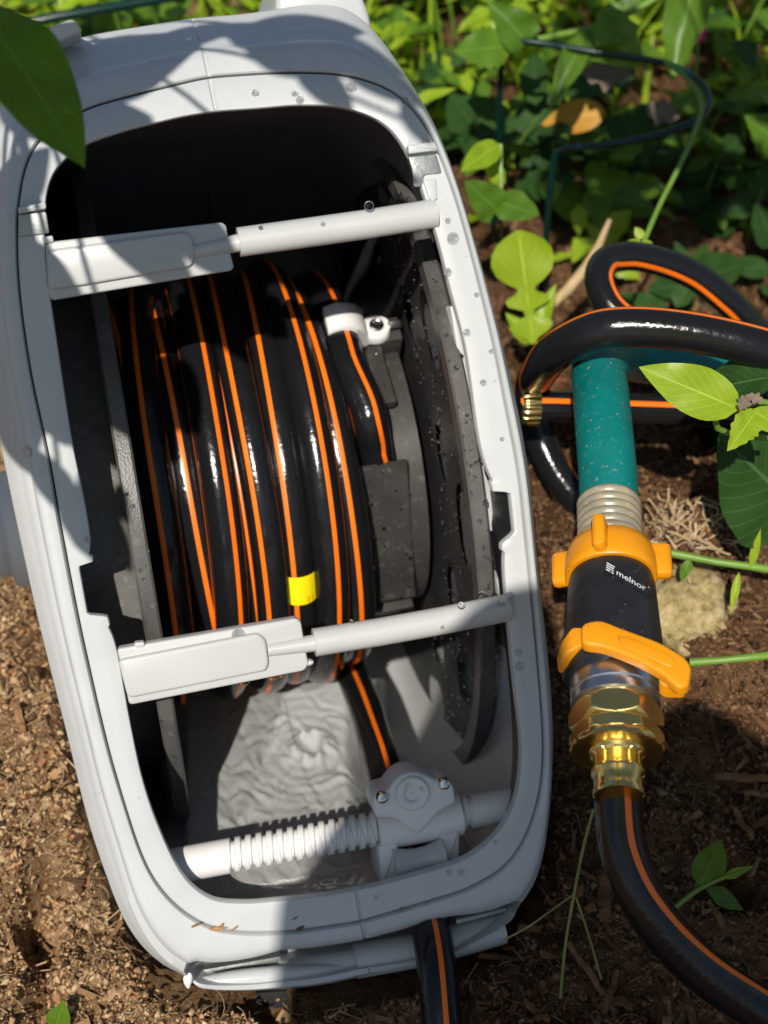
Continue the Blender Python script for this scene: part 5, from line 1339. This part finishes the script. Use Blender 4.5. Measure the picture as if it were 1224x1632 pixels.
# a few low dark leaves around the hose loop
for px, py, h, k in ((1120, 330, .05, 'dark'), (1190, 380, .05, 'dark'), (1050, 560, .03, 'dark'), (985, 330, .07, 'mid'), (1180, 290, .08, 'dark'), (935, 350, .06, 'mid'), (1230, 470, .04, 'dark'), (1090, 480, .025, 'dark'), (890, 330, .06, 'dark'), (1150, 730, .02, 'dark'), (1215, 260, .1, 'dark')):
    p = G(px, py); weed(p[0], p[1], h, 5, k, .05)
# low ground cover between the weeds, one mass
CV3, CF3, CU3 = [], [], []
for _ in range(9000):
    x = R3.uniform(-.6, 1.1); y = R3.uniform(.97, 2.2); px, py = clear_of(x, y)
    if pitz(x, y) < .2 or (x < .08 and y < 1.02) or py > 330 or (py > 190 and R3.random() < .75): continue
    if mn.noise(Vector((x * 7, y * 7, 5))) < -.22: continue
    h = R3.uniform(.003, .07); L_ = R3.uniform(.012, .034); a = R3.uniform(0, 6.28); el = R3.uniform(-.5, .6)
    d = Vector((math.cos(a) * math.cos(el), math.sin(a) * math.cos(el), math.sin(el))); sd_ = d.cross(Vector((0, 0, 1))).normalized(); up3 = sd_.cross(d); p = Vector((x, y, gz0(x, y) + h)); b = len(CV3)
    for t, w_, z_3 in ((0, .02, 0), (.3, .26, .03), (.65, .22, .02), (1, .01, -.06)):
        for k in (-1, 0, 1): CV3.append((p + d * L_ * t + sd_ * L_ * w_ * k + up3 * L_ * (z_3 + (.07 if k else 0)))[:]); CU3.append((.5 + .5 * k, t))
    for i in range(3):
        for k in range(2): q = b + i * 3 + k; CF3.append((q, q + 1, q + 4, q + 3))
half_ = len(CF3) // 2
tag(meshobj("ground_cover", CV3, CF3, [M['leaf_bright'], M['leaf_mid']], uv=CU3, angle=0, mats=[0 if (i // 6) % 2 else 1 for i in range(len(CF3))]), kind="stuff", label="low mixed green ground cover filling the gaps between the weeds")
# grass
GV_, GF_ = [], []
for _ in range(9000):
    x = R3.uniform(-.9, 1.5); y = R3.uniform(1.15, 3.2); px, py = clear_of(x, y)
    if pitz(x, y) < .3 or (x < .1 and y < 1.1): continue
    if R3.random() > min(1, (y - 1.0) / .5): continue
    h = R3.uniform(.05, .16); a = R3.uniform(0, 6.28); ln_ = R3.uniform(.1, .7) * h; w_ = R3.uniform(.0015, .0035); b = len(GV_)
    ca, sa = math.cos(a), math.sin(a); z = 0
    for t in (0, .35, .7, 1):
        ww = w_ * (1 - t ** 2) + .0002; cx, cy, cz = x + ca * ln_ * t * t, y + sa * ln_ * t * t, z + h * t * (1 - .25 * t)
        GV_ += [(cx - sa * ww, cy + ca * ww, cz), (cx + sa * ww, cy - ca * ww, cz)]
    for k in range(3): GF_.append((b + 2 * k, b + 2 * k + 1, b + 2 * k + 3, b + 2 * k + 2))
tag(meshobj("grass", GV_, GF_, M['leaf_bright'], uv=[(.2, .3)] * len(GV_)), kind="stuff", label="thin sunlit grass growing behind the weeds")
# ground cover further off that reads as one mass
CV2, CF2 = [], []
for _ in range(9000):
    x = R3.uniform(-2.2, 3.0); y = R3.uniform(1.75, 5.0)
    h = R3.uniform(.0, .28) ; L_ = R3.uniform(.03, .07); a = R3.uniform(0, 6.28); el = R3.uniform(-.4, .8)
    d = Vector((math.cos(a) * math.cos(el), math.sin(a) * math.cos(el), math.sin(el))); s = d.cross(Vector((0, 0, 1))).normalized() * L_ * .3; p = Vector((x, y, h)); b = len(CV2)
    for q in (p, p + d * L_ * .45 + s, p + d * L_, p + d * L_ * .45 - s): CV2.append(q[:])
    CF2.append((b, b + 1, b + 2, b + 3))
tag(meshobj("undergrowth", CV2, CF2, M['leaf_mid'], uv=[(.2, .3)] * len(CV2), smooth=False), kind="stuff", label="dense green undergrowth filling the far side of the bed")
